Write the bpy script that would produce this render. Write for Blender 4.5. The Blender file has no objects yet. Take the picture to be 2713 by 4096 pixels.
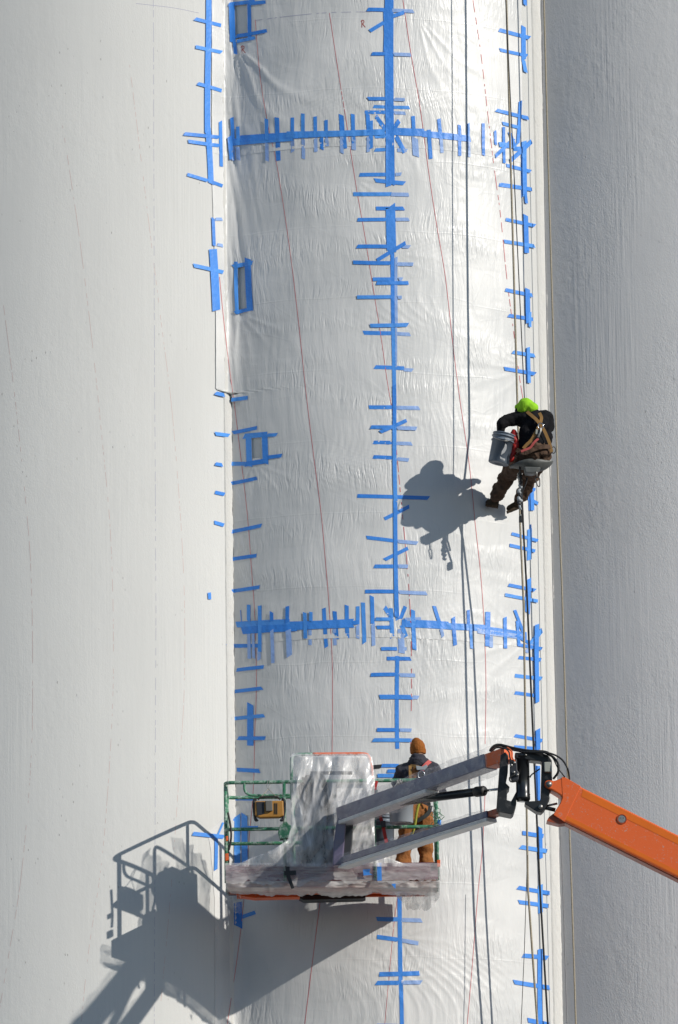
import bpy, bmesh, math, random
import numpy as np
from mathutils import Vector, Matrix, noise
random.seed(7)
R_ = math.radians
C = bpy.context.scene.collection

# ------------------------------------------------------------------ camera, sky, sun, exposure
CAM_POS = Vector((0.0, -63.0, 2.0)); PITCH = R_(12.5); ROLL = R_(-0.8)
FPX = 22285.0; CX, CY = 1356.5, 2048.0            # focal length and centre in photo pixels
Fv = Vector((0, math.cos(PITCH), math.sin(PITCH)))
_U = Vector((0, -math.sin(PITCH), math.cos(PITCH))); _R = Vector((1, 0, 0))
cr, sr = math.cos(ROLL), math.sin(ROLL)
Rv = cr * _R + sr * _U; Uv = -sr * _R + cr * _U
cam_d = bpy.data.cameras.new('camera'); cam = bpy.data.objects.new('camera', cam_d); C.objects.link(cam)
M = Matrix((Rv, Uv, -Fv)).transposed().to_4x4(); M.translation = CAM_POS
cam.matrix_world = M
cam_d.sensor_fit = 'VERTICAL'; cam_d.sensor_height = 24.0
cam_d.lens = FPX / 4096.0 * 24.0
cam_d.clip_start = 1.0; cam_d.clip_end = 6000.0
bpy.context.scene.camera = cam

SUN_AZ = R_(59.0); SUN_EL = R_(25.0)             # azimuth measured from the camera side (-y) towards +x
S = Vector((math.cos(SUN_EL) * math.sin(SUN_AZ), -math.cos(SUN_EL) * math.cos(SUN_AZ), math.sin(SUN_EL)))
sd = bpy.data.lights.new('sun', 'SUN'); sd.energy = 3.15; sd.angle = R_(0.5); sd.color = (1.0, 0.95, 0.865)
sun = bpy.data.objects.new('sun', sd); C.objects.link(sun)
sun.rotation_euler = (-S).to_track_quat('-Z', 'Y').to_euler(); sun.location = (20, -40, 50)
w = bpy.data.worlds.new('World'); bpy.context.scene.world = w; w.use_nodes = True
nt = w.node_tree; bg = nt.nodes['Background']; sky = nt.nodes.new('ShaderNodeTexSky')
sky.sky_type = 'NISHITA'; sky.sun_disc = False; sky.sun_elevation = SUN_EL
sky.sun_rotation = math.atan2(S.x, S.y); sky.air_density = 1.0; sky.dust_density = 0.15; sky.ozone_density = 2.4
nt.links.new(sky.outputs[0], bg.inputs[0]); bg.inputs[1].default_value = 0.075
vs = bpy.context.scene.view_settings
vs.view_transform = 'Standard'; vs.look = 'None'; vs.gamma = 1; vs.exposure = 0.12; vs.use_curve_mapping = False

# ------------------------------------------------------------------ geometry of the silo row
RAD = 2.9; PSI = R_(10.0); SPAN = 3.74
THM = math.asin(SPAN / (2 * RAD * math.cos(PSI)))
def px_x(sx, sy, y):                              # world x of a photo pixel on the plane y
    sx, sy, y = float(sx), float(sy), float(y)
    d = (sx - CX) / FPX * Rv - (sy - CY) / FPX * Uv + Fv
    t = (y - CAM_POS.y) / d.y
    return CAM_POS + t * d
VALY = RAD * (1 - math.cos(THM - PSI))
C0 = Vector((px_x(934, 2300, VALY).x + RAD * math.sin(THM - PSI), RAD))
step = 2 * RAD * math.sin(THM); DIR = Vector((math.cos(PSI), math.sin(PSI)))
CENT = [C0 + DIR * step * k for k in (-2, -1, 0, 1, 2)]
XL = C0.x - RAD * math.sin(THM - PSI); XR = C0.x + RAD * math.sin(THM + PSI)
def surf(x):                                      # y of the bare wall seen from the front
    x = np.asarray(x, float); out = np.full(x.shape, 50.0)
    for c in CENT:
        q = RAD * RAD - (x - c.x) ** 2
        out = np.where(q > 0, np.minimum(out, c.y - np.sqrt(np.maximum(q, 0))), out)
    return out
def slope(x):                                     # 1/cos of the wall angle
    e = 1e-3; g = (surf(np.asarray(x) + e) - surf(np.asarray(x) - e)) / (2 * e)
    return np.sqrt(1 + np.minimum(g * g, 4))
def ray_hit(sx, sy, fn, it=14):
    """photo pixel arrays -> world points on the surface y = fn(x, z)"""
    sx = np.asarray(sx, float); sy = np.asarray(sy, float)
    a = (sx - CX) / FPX; b = -(sy - CY) / FPX
    d = [a * Rv[i] + b * Uv[i] + Fv[i] for i in range(3)]
    y = np.zeros_like(sx)
    for k in range(it):
        t = (y - CAM_POS.y) / d[1]
        x = CAM_POS.x + t * d[0]; z = CAM_POS.z + t * d[2]
        y = 0.5 * y + 0.5 * fn(x, z) if k > 6 else fn(x, z)
    t = (y - CAM_POS.y) / d[1]
    return np.stack([CAM_POS.x + t * d[0], y, CAM_POS.z + t * d[2]], -1)
def W(sx, sy, y):
    return px_x(sx, sy, y)
Z = lambda sy, y=0.1: W(1500, sy, y).z
Z1560, Z1620 = Z(1560), Z(1600); Z3230, Z3480 = Z(3230), Z(3500)
Z620, Z2500 = Z(578), Z(2540)
def sm(a, b, t):
    t = np.clip((t - a) / (b - a), 0, 1); return t * t * (3 - 2 * t)
XA = W(902, 700, .2).x; XB = W(968, 700, .2).x; XM = W(852, 700, .0).x
XE = W(936, 2000, .4).x
def liftz(z): return .002 + np.where(z > Z620, .0075, np.where(z > Z2500, .0045, .0015))
def _a(sx, sy, yy): p = W(sx, sy, yy); return p.x, p.z
ANCH = [(*_a(1565, 525, .04), .30, .0085, 15, -3.1, 3.1), (*_a(1592, 2500, .04), .30, .0085, 15, -3.1, 3.1), (*_a(937, 190, .3), .75, .022, 17, .05, .95),
        (*_a(1660, 60, .04), .55, .010, 24, .15, .9), (*_a(2090, 590, .6), .40, .0075, 17, -2.2, .3), (*_a(2120, 2530, .6), .40, .0075, 17, -2.2, .3),
        (*_a(1598, 3745, .04), .32, .0085, 15, -2.6, 2.6), (*_a(1605, 3890, .04), .30, .0075, 15, -2.6, 2.6), (*_a(1018, 1840, .2), .28, .008, 15, -.9, 1.3),
        (*_a(1580, 1010, .04), .24, .006, 15, -2.6, 2.6), (*_a(1575, 1620, .04), .24, .006, 15, -2.6, 2.6), (*_a(965, 1245, .25), .35, .010, 15, -.4, 1.1),
        (*_a(1415, 720, .04), .25, .011, 13, .5, 1.5), (*_a(2110, 1450, .6), .35, .006, 17, -2.2, -.2), (*_a(880, 3330, .2), .5, .012, 15, -.6, 1.2)]
SEAMS = [(Z(545), .0055), (Z(2510), .0055), (Z(1560), .0025), (Z(3090), .003)]
def vnoise(x, z, seed=0.0):
    s = seed * 7.13
    return (np.sin(x * 1.0 + 1.3 * np.sin(z * .7 + s) + s) + np.sin(z * 1.3 + 1.7 * np.sin(x * .9 + s * 2) + 2 * s) + np.sin((x + z) * .8 + 1.1 * np.sin((x - z) * 1.3 + s))) / 3
def film(x, z):
    x = np.asarray(x, float); z = np.asarray(z, float)
    base = surf(x); sl = slope(x)
    top = sm(Z1620, Z1560, z) ; bot = 1 - sm(Z3480, Z3230, z)
    br = np.maximum(top, bot)
    ya = surf(XA); yb = surf(XB)
    t = (x - XA) / (XB - XA)
    chord = ya + (yb - ya) * t + 0.020 * np.sin(np.clip(t, 0, 1) * math.pi)
    f = t * math.pi * 2.0
    chord = chord + np.where((t > 0) & (t < 1), np.sin(np.clip(t, 0, 1) * math.pi) * (.014 * vnoise(x * 26 + z * 2.0, z * .8, 1) + .006 * vnoise(x * 50 - z * 2, z * 1.2, 2)), 0)
    bridged = np.where((t > 0) & (t < 1), np.minimum(base, chord), base)
    y = base * (1 - br) + bridged * br
    # loose film: low broad undulation, stronger near the left valley at the top
    nearl = np.exp(-np.clip((x - XL - .05), 0, 9) / 0.28) * top * (x > XL)
    und = 0.0022 * vnoise(x * 5, z * 3.1, 3) + 0.0016 * vnoise(x * 17 + z * 2, z * 5, 4) + nearl * (0.011 * vnoise(x * 27 + z * 4.5, z * .9, 5))
    on = sm(XM - .03, XM + .02, x) * br + sm(XL - .012, XL + .012, x) * (1 - br)
    fol = np.zeros_like(y)
    for (ax_, az, L, A, kk, a0, a1) in ANCH:      # folds fanning out of a taped point
        dx = x - ax_; dz = z - az; r = np.sqrt(dx * dx + dz * dz) + 1e-4; th = np.arctan2(dx, -dz)
        sec = sm(a0 - .25, a0 + .15, th) * sm(a1 + .25, a1 - .15, th)
        fol = fol + A * sec * np.exp(-r / L) * sm(.03, .12, r) * (np.maximum(0, np.sin(th * kk + 1.4 * np.sin(r * 5 + kk))) ** 1.6)
    for (zs, A) in SEAMS:                         # pleats hanging from the taped horizontal seams
        dd = zs - z
        ple = np.maximum(0, np.sin(x * 46 + 2.2 * np.sin(x * 7.3 + zs) + dd * (2.5 * np.sin(x * 2.1 + zs)))) ** 2
        fol = fol + A * ple * np.where(dd > 0, np.exp(-dd / .20), np.exp(dd / .10)) * (.35 + .65 * np.abs(np.sin(x * 3.7 + zs * 2)))
    nb = .5 + .5 * vnoise(x * 1.9, z * 2.3, 8)    # soft slanting tension bands
    fol = fol + .0042 * sm(.45, .95, nb) * np.maximum(0, np.sin(x * 44 + z * 9 * np.sin(z * 1.1) + 2.0 * np.sin(z * 2.1 + x * 2))) ** 1.6
    y = y - fol * on
    return y - (0.005 * on + np.abs(und) * on + 0.003) * sl

# ------------------------------------------------------------------ materials
MAT = {}
def mat(name, col, rough=.6, metal=0., bump=None, spec=.5, alpha=1., var=.0, var_scale=3., coat=0.):
    m = bpy.data.materials.new(name); m.use_nodes = True; n = m.node_tree; b = n.nodes['Principled BSDF']
    b.inputs['Base Color'].default_value = (*col, 1); b.inputs['Roughness'].default_value = rough
    b.inputs['Metallic'].default_value = metal; b.inputs['Specular IOR Level'].default_value = spec
    if coat: b.inputs['Coat Weight'].default_value = coat
    tc = n.nodes.new('ShaderNodeTexCoord')
    if var:
        nz = n.nodes.new('ShaderNodeTexNoise'); nz.inputs['Scale'].default_value = var_scale; nz.inputs['Detail'].default_value = 5
        n.links.new(tc.outputs['Object'], nz.inputs['Vector'])
        mx = n.nodes.new('ShaderNodeMix'); mx.data_type = 'RGBA'
        mx.inputs[6].default_value = (*[min(1, c * (1 + var)) for c in col], 1); mx.inputs[7].default_value = (*[c * (1 - var) for c in col], 1)
        n.links.new(nz.outputs[0], mx.inputs[0]); n.links.new(mx.outputs[2], b.inputs['Base Color'])
    if bump:
        nz = n.nodes.new('ShaderNodeTexNoise'); nz.inputs['Scale'].default_value = bump[0]; nz.inputs['Detail'].default_value = 6
        n.links.new(tc.outputs['Object'], nz.inputs['Vector'])
        bp = n.nodes.new('ShaderNodeBump'); bp.inputs['Strength'].default_value = bump[1]; bp.inputs['Distance'].default_value = bump[2]
        n.links.new(nz.outputs[0], bp.inputs['Height']); n.links.new(bp.outputs[0], b.inputs['Normal'])
    MAT[name] = m; return m
def N(n, t, **kw):
    o = n.nodes.new(t)
    for k, v in kw.items():
        if k in o.inputs.keys(): o.inputs[k].default_value = v
        else: setattr(o, k, v)
    return o
def mth(n, op, a, b=None, clamp=False):
    o = n.nodes.new('ShaderNodeMath'); o.operation = op; o.use_clamp = clamp
    for i, v in enumerate((a, b)):
        if v is None: continue
        if hasattr(v, 'links') or hasattr(v, 'is_output'): n.links.new(v, o.inputs[i])
        else: o.inputs[i].default_value = v
    return o.outputs[0]
def vmap(n, src, scale=(1, 1, 1), rot=(0, 0, 0)):
    o = n.nodes.new('ShaderNodeMapping'); o.inputs['Scale'].default_value = scale; o.inputs['Rotation'].default_value = rot
    n.links.new(src, o.inputs['Vector']); return o.outputs[0]
def ramp(n, src, a, b):
    o = n.nodes.new('ShaderNodeMapRange'); o.inputs[1].default_value = a; o.inputs[2].default_value = b
    n.links.new(src, o.inputs[0]); return o.outputs[0]

def painted_concrete(name, col, rough_amt):
    m = bpy.data.materials.new(name); m.use_nodes = True; n = m.node_tree; b = n.nodes['Principled BSDF']
    b.inputs['Roughness'].default_value = .72; b.inputs['Specular IOR Level'].default_value = .25
    if 'Diffuse Roughness' in b.inputs: b.inputs['Diffuse Roughness'].default_value = .7
    tc = n.nodes.new('ShaderNodeTexCoord').outputs['Object']
    big = N(n, 'ShaderNodeTexNoise', Scale=1.0, Detail=4.); n.links.new(vmap(n, tc, (1.2, 1.2, .5)), big.inputs['Vector'])
    mid = N(n, 'ShaderNodeTexNoise', Scale=1.0, Detail=6., Roughness=.6); n.links.new(vmap(n, tc, (13, 13, 8)), mid.inputs['Vector'])
    fine = N(n, 'ShaderNodeTexNoise', Scale=1.0, Detail=5., Roughness=.65); n.links.new(vmap(n, tc, (60, 60, 34)), fine.inputs['Vector'])
    strk = N(n, 'ShaderNodeTexNoise', Scale=1.0, Detail=3.); n.links.new(vmap(n, tc, (34, 34, .9)), strk.inputs['Vector'])
    patch = ramp(n, big.outputs[0], .42, .62)
    # small pits and short vertical scratches
    vor = N(n, 'ShaderNodeTexVoronoi', Scale=1.0); n.links.new(vmap(n, tc, (15, 15, 6.5)), vor.inputs['Vector'])
    pit = mth(n, 'LESS_THAN', vor.outputs['Distance'], .10)
    sel = N(n, 'ShaderNodeTexNoise', Scale=1.0, Detail=2.); n.links.new(vmap(n, tc, (2.6, 2.6, 1.6)), sel.inputs['Vector'])
    pit = mth(n, 'MULTIPLY', pit, ramp(n, sel.outputs[0], .55, .66))
    lift = N(n, 'ShaderNodeTexNoise', Scale=1.0, Detail=1.); n.links.new(vmap(n, tc, (.15, .15, 1.1)), lift.inputs['Vector'])
    pm = N(n, 'ShaderNodeTexNoise', Scale=1.0, Detail=3.); n.links.new(vmap(n, tc, (.8, .8, .55)), pm.inputs['Vector']); pmk = mth(n, 'ADD', mth(n, 'MULTIPLY', ramp(n, pm.outputs[0], .40, .62), 1.3), .25)
    pm2 = N(n, 'ShaderNodeTexNoise', Scale=1.0, Detail=2.); n.links.new(vmap(n, tc, (1.1, 1.1, .35)), pm2.inputs['Vector']); smk = mth(n, 'MULTIPLY', ramp(n, pm2.outputs[0], .45, .65), 1.5)
    h = mth(n, 'MULTIPLY', mth(n, 'MULTIPLY', mid.outputs[0], .60), pmk)
    h = mth(n, 'ADD', h, mth(n, 'MULTIPLY', mth(n, 'MULTIPLY', fine.outputs[0], mth(n, 'ADD', patch, .35)), .40))
    h = mth(n, 'ADD', h, mth(n, 'MULTIPLY', mth(n, 'MULTIPLY', strk.outputs[0], .40), smk))
    h = mth(n, 'ADD', h, mth(n, 'MULTIPLY', lift.outputs[0], 1.4))
    h = mth(n, 'SUBTRACT', h, mth(n, 'MULTIPLY', pit, .55))
    bp = N(n, 'ShaderNodeBump', Strength=1.0, Distance=rough_amt); n.links.new(h, bp.inputs['Height']); n.links.new(bp.outputs[0], b.inputs['Normal'])
    mx = n.nodes.new('ShaderNodeMix'); mx.data_type = 'RGBA'
    mx.inputs[6].default_value = (*[c * .90 for c in col], 1); mx.inputs[7].default_value = (*[min(1, c * 1.05) for c in col], 1)
    n.links.new(mth(n, 'ADD', mth(n, 'MULTIPLY', big.outputs[0], .6), mth(n, 'MULTIPLY', strk.outputs[0], .4)), mx.inputs[0])
    m2 = n.nodes.new('ShaderNodeMix'); m2.data_type = 'RGBA'; n.links.new(mx.outputs[2], m2.inputs[6]); m2.inputs[7].default_value = (.36, .35, .33, 1)
    n.links.new(mth(n, 'MULTIPLY', pit, .5), m2.inputs[0]); n.links.new(m2.outputs[2], b.inputs['Base Color'])
    MAT[name] = m; return m
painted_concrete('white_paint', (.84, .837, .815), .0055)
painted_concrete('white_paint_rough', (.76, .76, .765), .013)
painted_concrete('mortar', (.82, .81, .78), .016)

def film_mat(name, seed):
    m = bpy.data.materials.new(name); m.use_nodes = True; n = m.node_tree; b = n.nodes['Principled BSDF']
    b.inputs['Specular IOR Level'].default_value = .5
    tc = n.nodes.new('ShaderNodeTexCoord').outputs['Object']
    off = n.nodes.new('ShaderNodeVectorMath'); off.operation = 'ADD'; off.inputs[1].default_value = (seed * 3.1, 0, seed * 1.7); n.links.new(tc, off.inputs[0]); tc = off.outputs[0]
    # domain warp so that the pleats change direction
    wn = N(n, 'ShaderNodeTexNoise', Scale=1.1, Detail=2.); n.links.new(tc, wn.inputs['Vector'])
    wm = n.nodes.new('ShaderNodeVectorMath'); wm.operation = 'MULTIPLY_ADD'; n.links.new(wn.outputs['Color'], wm.inputs[0]); wm.inputs[1].default_value = (.25, 0, .2); n.links.new(tc, wm.inputs[2])
    pl = N(n, 'ShaderNodeTexNoise', Scale=1.0, Detail=2.5, Roughness=.5); n.links.new(vmap(n, wm.outputs[0], (26, 10, 3.6), (0, R_(-16), 0)), pl.inputs['Vector'])
    pl2 = N(n, 'ShaderNodeTexNoise', Scale=1.0, Detail=2., Roughness=.5); n.links.new(vmap(n, wm.outputs[0], (17, 6, 1.6), (0, R_(14), 0)), pl2.inputs['Vector'])
    msk = N(n, 'ShaderNodeTexNoise', Scale=1.0, Detail=2.); n.links.new(vmap(n, tc, (.9, .9, 2.6)), msk.inputs['Vector'])
    m1 = ramp(n, msk.outputs[0], .44, .68)
    # horizontal packing creases
    sx = n.nodes.new('ShaderNodeSeparateXYZ'); n.links.new(tc, sx.inputs[0])
    zz = mth(n, 'ADD', sx.outputs[2], mth(n, 'MULTIPLY', wn.outputs[0], .10))
    fr = mth(n, 'FRACT', mth(n, 'MULTIPLY', zz, 1.16))
    cre = mth(n, 'SUBTRACT', 1.0, mth(n, 'MULTIPLY', mth(n, 'ABSOLUTE', mth(n, 'SUBTRACT', fr, .5)), 70.), True)
    cre = mth(n, 'MULTIPLY', cre, ramp(n, msk.outputs[0], .35, .55))
    rdg = mth(n, 'POWER', mth(n, 'SUBTRACT', 1.0, mth(n, 'ABSOLUTE', mth(n, 'SUBTRACT', mth(n, 'MULTIPLY', pl.outputs[0], 4.0), 2.0)), True), 1.6)
    h = mth(n, 'MULTIPLY', mth(n, 'MULTIPLY', mth(n, 'ADD', mth(n, 'MULTIPLY', rdg, .55), pl.outputs[0]), m1), 1.0)
    fn_ = N(n, 'ShaderNodeTexNoise', Scale=1.0, Detail=3.); n.links.new(vmap(n, wm.outputs[0], (70, 20, 14), (0, R_(-20), 0)), fn_.inputs['Vector'])
    h = mth(n, 'ADD', h, mth(n, 'MULTIPLY', fn_.outputs[0], .16))
    h = mth(n, 'ADD', h, mth(n, 'MULTIPLY', mth(n, 'MULTIPLY', pl2.outputs[0], mth(n, 'SUBTRACT', 1.0, mth(n, 'MULTIPLY', m1, .6))), .6))
    h = mth(n, 'ADD', h, mth(n, 'MULTIPLY', cre, .13))
    cr2 = N(n, 'ShaderNodeTexVoronoi', Scale=2.2, feature='DISTANCE_TO_EDGE'); n.links.new(wm.outputs[0], cr2.inputs['Vector'])
    h = mth(n, 'ADD', h, mth(n, 'MULTIPLY', mth(n, 'SUBTRACT', 1.0, mth(n, 'MULTIPLY', cr2.outputs['Distance'], 28.), True), .05))
    bp = N(n, 'ShaderNodeBump', Strength=1.0, Distance=.0072); n.links.new(h, bp.inputs['Height']); n.links.new(bp.outputs[0], b.inputs['Normal'])
    rg = ramp(n, pl2.outputs[0], .2, .8); n.links.new(mth(n, 'ADD', mth(n, 'MULTIPLY', rg, .14), .30), b.inputs['Roughness'])
    # thin white film lying on the paint: a little darker in random soft patches
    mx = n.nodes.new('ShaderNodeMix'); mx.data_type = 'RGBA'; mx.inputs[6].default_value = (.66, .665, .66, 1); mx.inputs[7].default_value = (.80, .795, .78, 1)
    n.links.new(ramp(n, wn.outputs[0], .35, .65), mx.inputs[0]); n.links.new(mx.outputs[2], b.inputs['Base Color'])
    MAT[name] = m; return m
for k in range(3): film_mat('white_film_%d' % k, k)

def tape_mat(name, col):
    m = mat(name, col, .42, 0, (22, .9, .006), .45, var=.16, var_scale=5)
    return m
tape_mat('blue_tape', (.062, .285, .84)); tape_mat('blue_tape_b', (.045, .25, .79)); tape_mat('blue_tape_c', (.085, .33, .88)); tape_mat('pale_tape', (.30, .46, .82))
mat('black_tape', (.02, .02, .022), .5)
mat('red_chalk', (.68, .15, .16), .5); mat('faint_chalk', (.74, .52, .48), .8); mat('blue_chalk', (.46, .46, .58), .8); mat('red_ink', (.42, .10, .09), .7)
mat('gravel', (.09, .095, .10), .95, 0, (9, .8, .05), .2, var=.3, var_scale=2.)
mat('tan_rope', (.42, .37, .28), .85, 0, (260, 1, .004), .2, var=.5, var_scale=60.)
mat('black_rope', (.03, .03, .032), .7, 0, (260, 1, .003), .3, var=.5, var_scale=60.)
mat('steel_cable', (.22, .22, .23), .45, .6, (300, 1, .002), var=.5, var_scale=120.)
def worn_paint(name, col, chip, sc=9., amt=(.62, .70), rough=.38):
    m = mat(name, col, rough, 0, None, .5)
    n = m.node_tree; b = n.nodes['Principled BSDF']; tc = n.nodes['Texture Coordinate'].outputs['Object']
    a = N(n, 'ShaderNodeTexNoise', Scale=sc, Detail=9., Roughness=.72); n.links.new(tc, a.inputs['Vector'])
    c = N(n, 'ShaderNodeTexNoise', Scale=sc * .25, Detail=3.); n.links.new(tc, c.inputs['Vector'])
    k = ramp(n, mth(n, 'ADD', mth(n, 'MULTIPLY', a.outputs[0], .7), mth(n, 'MULTIPLY', c.outputs[0], .3)), *amt)
    mx = n.nodes.new('ShaderNodeMix'); mx.data_type = 'RGBA'; mx.inputs[6].default_value = (*col, 1); mx.inputs[7].default_value = (*chip, 1)
    n.links.new(mth(n, 'MULTIPLY', k, 1, True), mx.inputs[0]); n.links.new(mx.outputs[2], b.inputs['Base Color'])
    n.links.new(mth(n, 'ADD', mth(n, 'MULTIPLY', a.outputs[0], .3), rough - .1), b.inputs['Roughness'])
    bp = N(n, 'ShaderNodeBump', Strength=.35, Distance=.003); n.links.new(a.outputs[0], bp.inputs['Height']); n.links.new(bp.outputs[0], b.inputs['Normal'])
    return m
worn_paint('orange_paint', (.86, .150, .030), (.55, .36, .30), 46., (.562, .65))
worn_paint('orange_dark', (.42, .07, .02), (.2, .1, .07), 14., (.5, .66))
worn_paint('green_paint', (.055, .24, .13), (.42, .52, .45), 26., (.48, .60), .45)
worn_paint('black_steel', (.018, .019, .021), (.09, .09, .09), 14., (.56, .7), .38)
mat('wrapped_shade', (.15, .125, .20), .22, 0, (9, .6, .01), .8, var=.10, var_scale=2.5)  # purple of shaded, sky-reflecting film put into the colour
mat('wrapped_bright', (.88, .87, .86), .35, 0, (9, .6, .01), .7, var=.06, var_scale=2.5)  # white puts the bright look of the arm undersides into the colour
mat('wrapped_red', (.20, .095, .12), .28, 0, (16, .9, .012), .7, var=.5, var_scale=2.2)
mat('rubber', (.02, .02, .02), .55); mat('cylinder_black', (.016, .018, .02), .28, 0, (8, .2, .002), .6, coat=.3)
mat('chrome', (.55, .57, .6), .2, 1.); mat('steel', (.38, .37, .35), .42, .8, var=.3, var_scale=30)
mat('grey_box', (.42, .43, .38), .5); mat('console', (.03, .032, .038), .5)
mat('grey_pail', (.15, .185, .23), .42, 0, (14, .2, .003), .5, var=.14, var_scale=7.)
mat('light_pail', (.36, .39, .42), .42, 0, (14, .2, .003), .5, var=.10, var_scale=5.)
mat('plaster_spill', (.42, .43, .44), .7, var=.2, var_scale=20)
mat('yellow_plastic', (.45, .215, .04), .5, 0, (20, .3, .002), var=.25, var_scale=14.)
mat('dark_plastic', (.03, .032, .04), .5); mat('battery_grey', (.16, .155, .14), .6)
mat('red_strap', (.42, .018, .015), .6); mat('webbing_tan', (.33, .18, .055), .8, 0, (200, .5, .001), var=.2, var_scale=30.)
mat('webbing_black', (.03, .035, .035), .8); mat('webbing_red', (.55, .10, .09), .7); mat('lanyard_yellow', (.35, .34, .04), .8, 0, (120, 1, .004))
mat('green_net', (.10, .24, .14), .8); mat('seat_plastic', (.12, .125, .118), .5, 0, (14, .8, .006), var=.6, var_scale=9.)
mat('white_patch', (.75, .74, .7), .6)
def cloth(name, col, sc=14., d=.02, var=.25):
    return mat(name, col, .9, 0, (sc, .9, d), .15, var=var, var_scale=10.)
cloth('hoodie_black', (.012, .012, .014)); cloth('lime_fabric', (.33, .68, .035), 12, .018, .12); cloth('brown_trousers', (.105, .066, .046), 16, .03, .9)
cloth('boot_leather', (.075, .055, .038), 30, .01, .4); cloth('beanie_brown', (.33, .115, .028), 60, .006, .15); cloth('hoodie_grey', (.055, .055, .068), 14, .022)
cloth('duck_canvas', (.31, .125, .042), 11, .025, .2); cloth('vest_brown', (.30, .13, .05), 14, .02); mat('skin', (.45, .27, .19), .6); cloth('glove', (.03, .03, .03))
def clear_film(name, a0, a1, sc, tint=(.86, .85, .85), warp=(1, 1, 1)):
    m = bpy.data.materials.new(name); m.use_nodes = True; n = m.node_tree; b = n.nodes['Principled BSDF']; out = n.nodes['Material Output']
    b.inputs['Base Color'].default_value = (*tint, 1); b.inputs['Roughness'].default_value = .22; b.inputs['Specular IOR Level'].default_value = .7
    tc = n.nodes.new('ShaderNodeTexCoord').outputs['Object']
    a = N(n, 'ShaderNodeTexNoise', Scale=sc, Detail=6., Roughness=.65, Distortion=.8); n.links.new(vmap(n, tc, warp), a.inputs['Vector'])
    bp = N(n, 'ShaderNodeBump', Strength=.6, Distance=.012); n.links.new(a.outputs[0], bp.inputs['Height']); n.links.new(bp.outputs[0], b.inputs['Normal'])
    tr = n.nodes.new('ShaderNodeBsdfTransparent'); mx = n.nodes.new('ShaderNodeMixShader')
    k = n.nodes.new('ShaderNodeMapRange'); k.inputs[1].default_value = .35; k.inputs[2].default_value = .7; k.inputs[3].default_value = a0; k.inputs[4].default_value = a1
    n.links.new(a.outputs[0], k.inputs[0]); n.links.new(k.outputs[0], mx.inputs[0]); n.links.new(tr.outputs[0], mx.inputs[1]); n.links.new(b.outputs[0], mx.inputs[2]); n.links.new(mx.outputs[0], out.inputs[0])
    MAT[name] = m; return m
clear_film('clear_cover', .17, .82, 6.0, warp=(1.3, 1, .35)); clear_film('milky_film', .55, .95, 6., (.74, .71, .69), (.5, .6, 2.)); clear_film('clear_wrap', .20, .62, 7., (.80, .77, .77), (.35, .6, 2.2)); clear_film('clear_thin', .06, .32, 8.)

# ------------------------------------------------------------------ object helpers
def tag(o, label=None, cat=None, group=None, kind=None):
    if label: o['label'] = label
    if cat: o['category'] = cat
    if group: o['group'] = group
    if kind: o['kind'] = kind
    return o
def empty(name, loc, label, cat, group=None):
    o = bpy.data.objects.new(name, None); C.objects.link(o); o.location = loc; o.empty_display_size = .1
    return tag(o, label, cat, group)
def mesh_obj(name, verts, faces, m, parent=None, smooth=False):
    me = bpy.data.meshes.new(name); me.from_pydata([tuple(v) for v in verts], [], faces); me.update()
    if smooth: me.polygons.foreach_set('use_smooth', [True] * len(me.polygons))
    o = bpy.data.objects.new(name, me); C.objects.link(o)
    for k in (m if isinstance(m, (list, tuple)) else [m]): me.materials.append(MAT[k])
    if parent is not None: attach(o, parent)
    return o
def world_loc(o):
    v = Vector(o.location)
    while o.parent is not None: o = o.parent; v = v + Vector(o.location)
    return v
def attach(o, p):
    o.parent = p; off = world_loc(p) if True else 0
    if o.type == 'MESH': o.data.transform(Matrix.Translation(-off))
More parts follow.
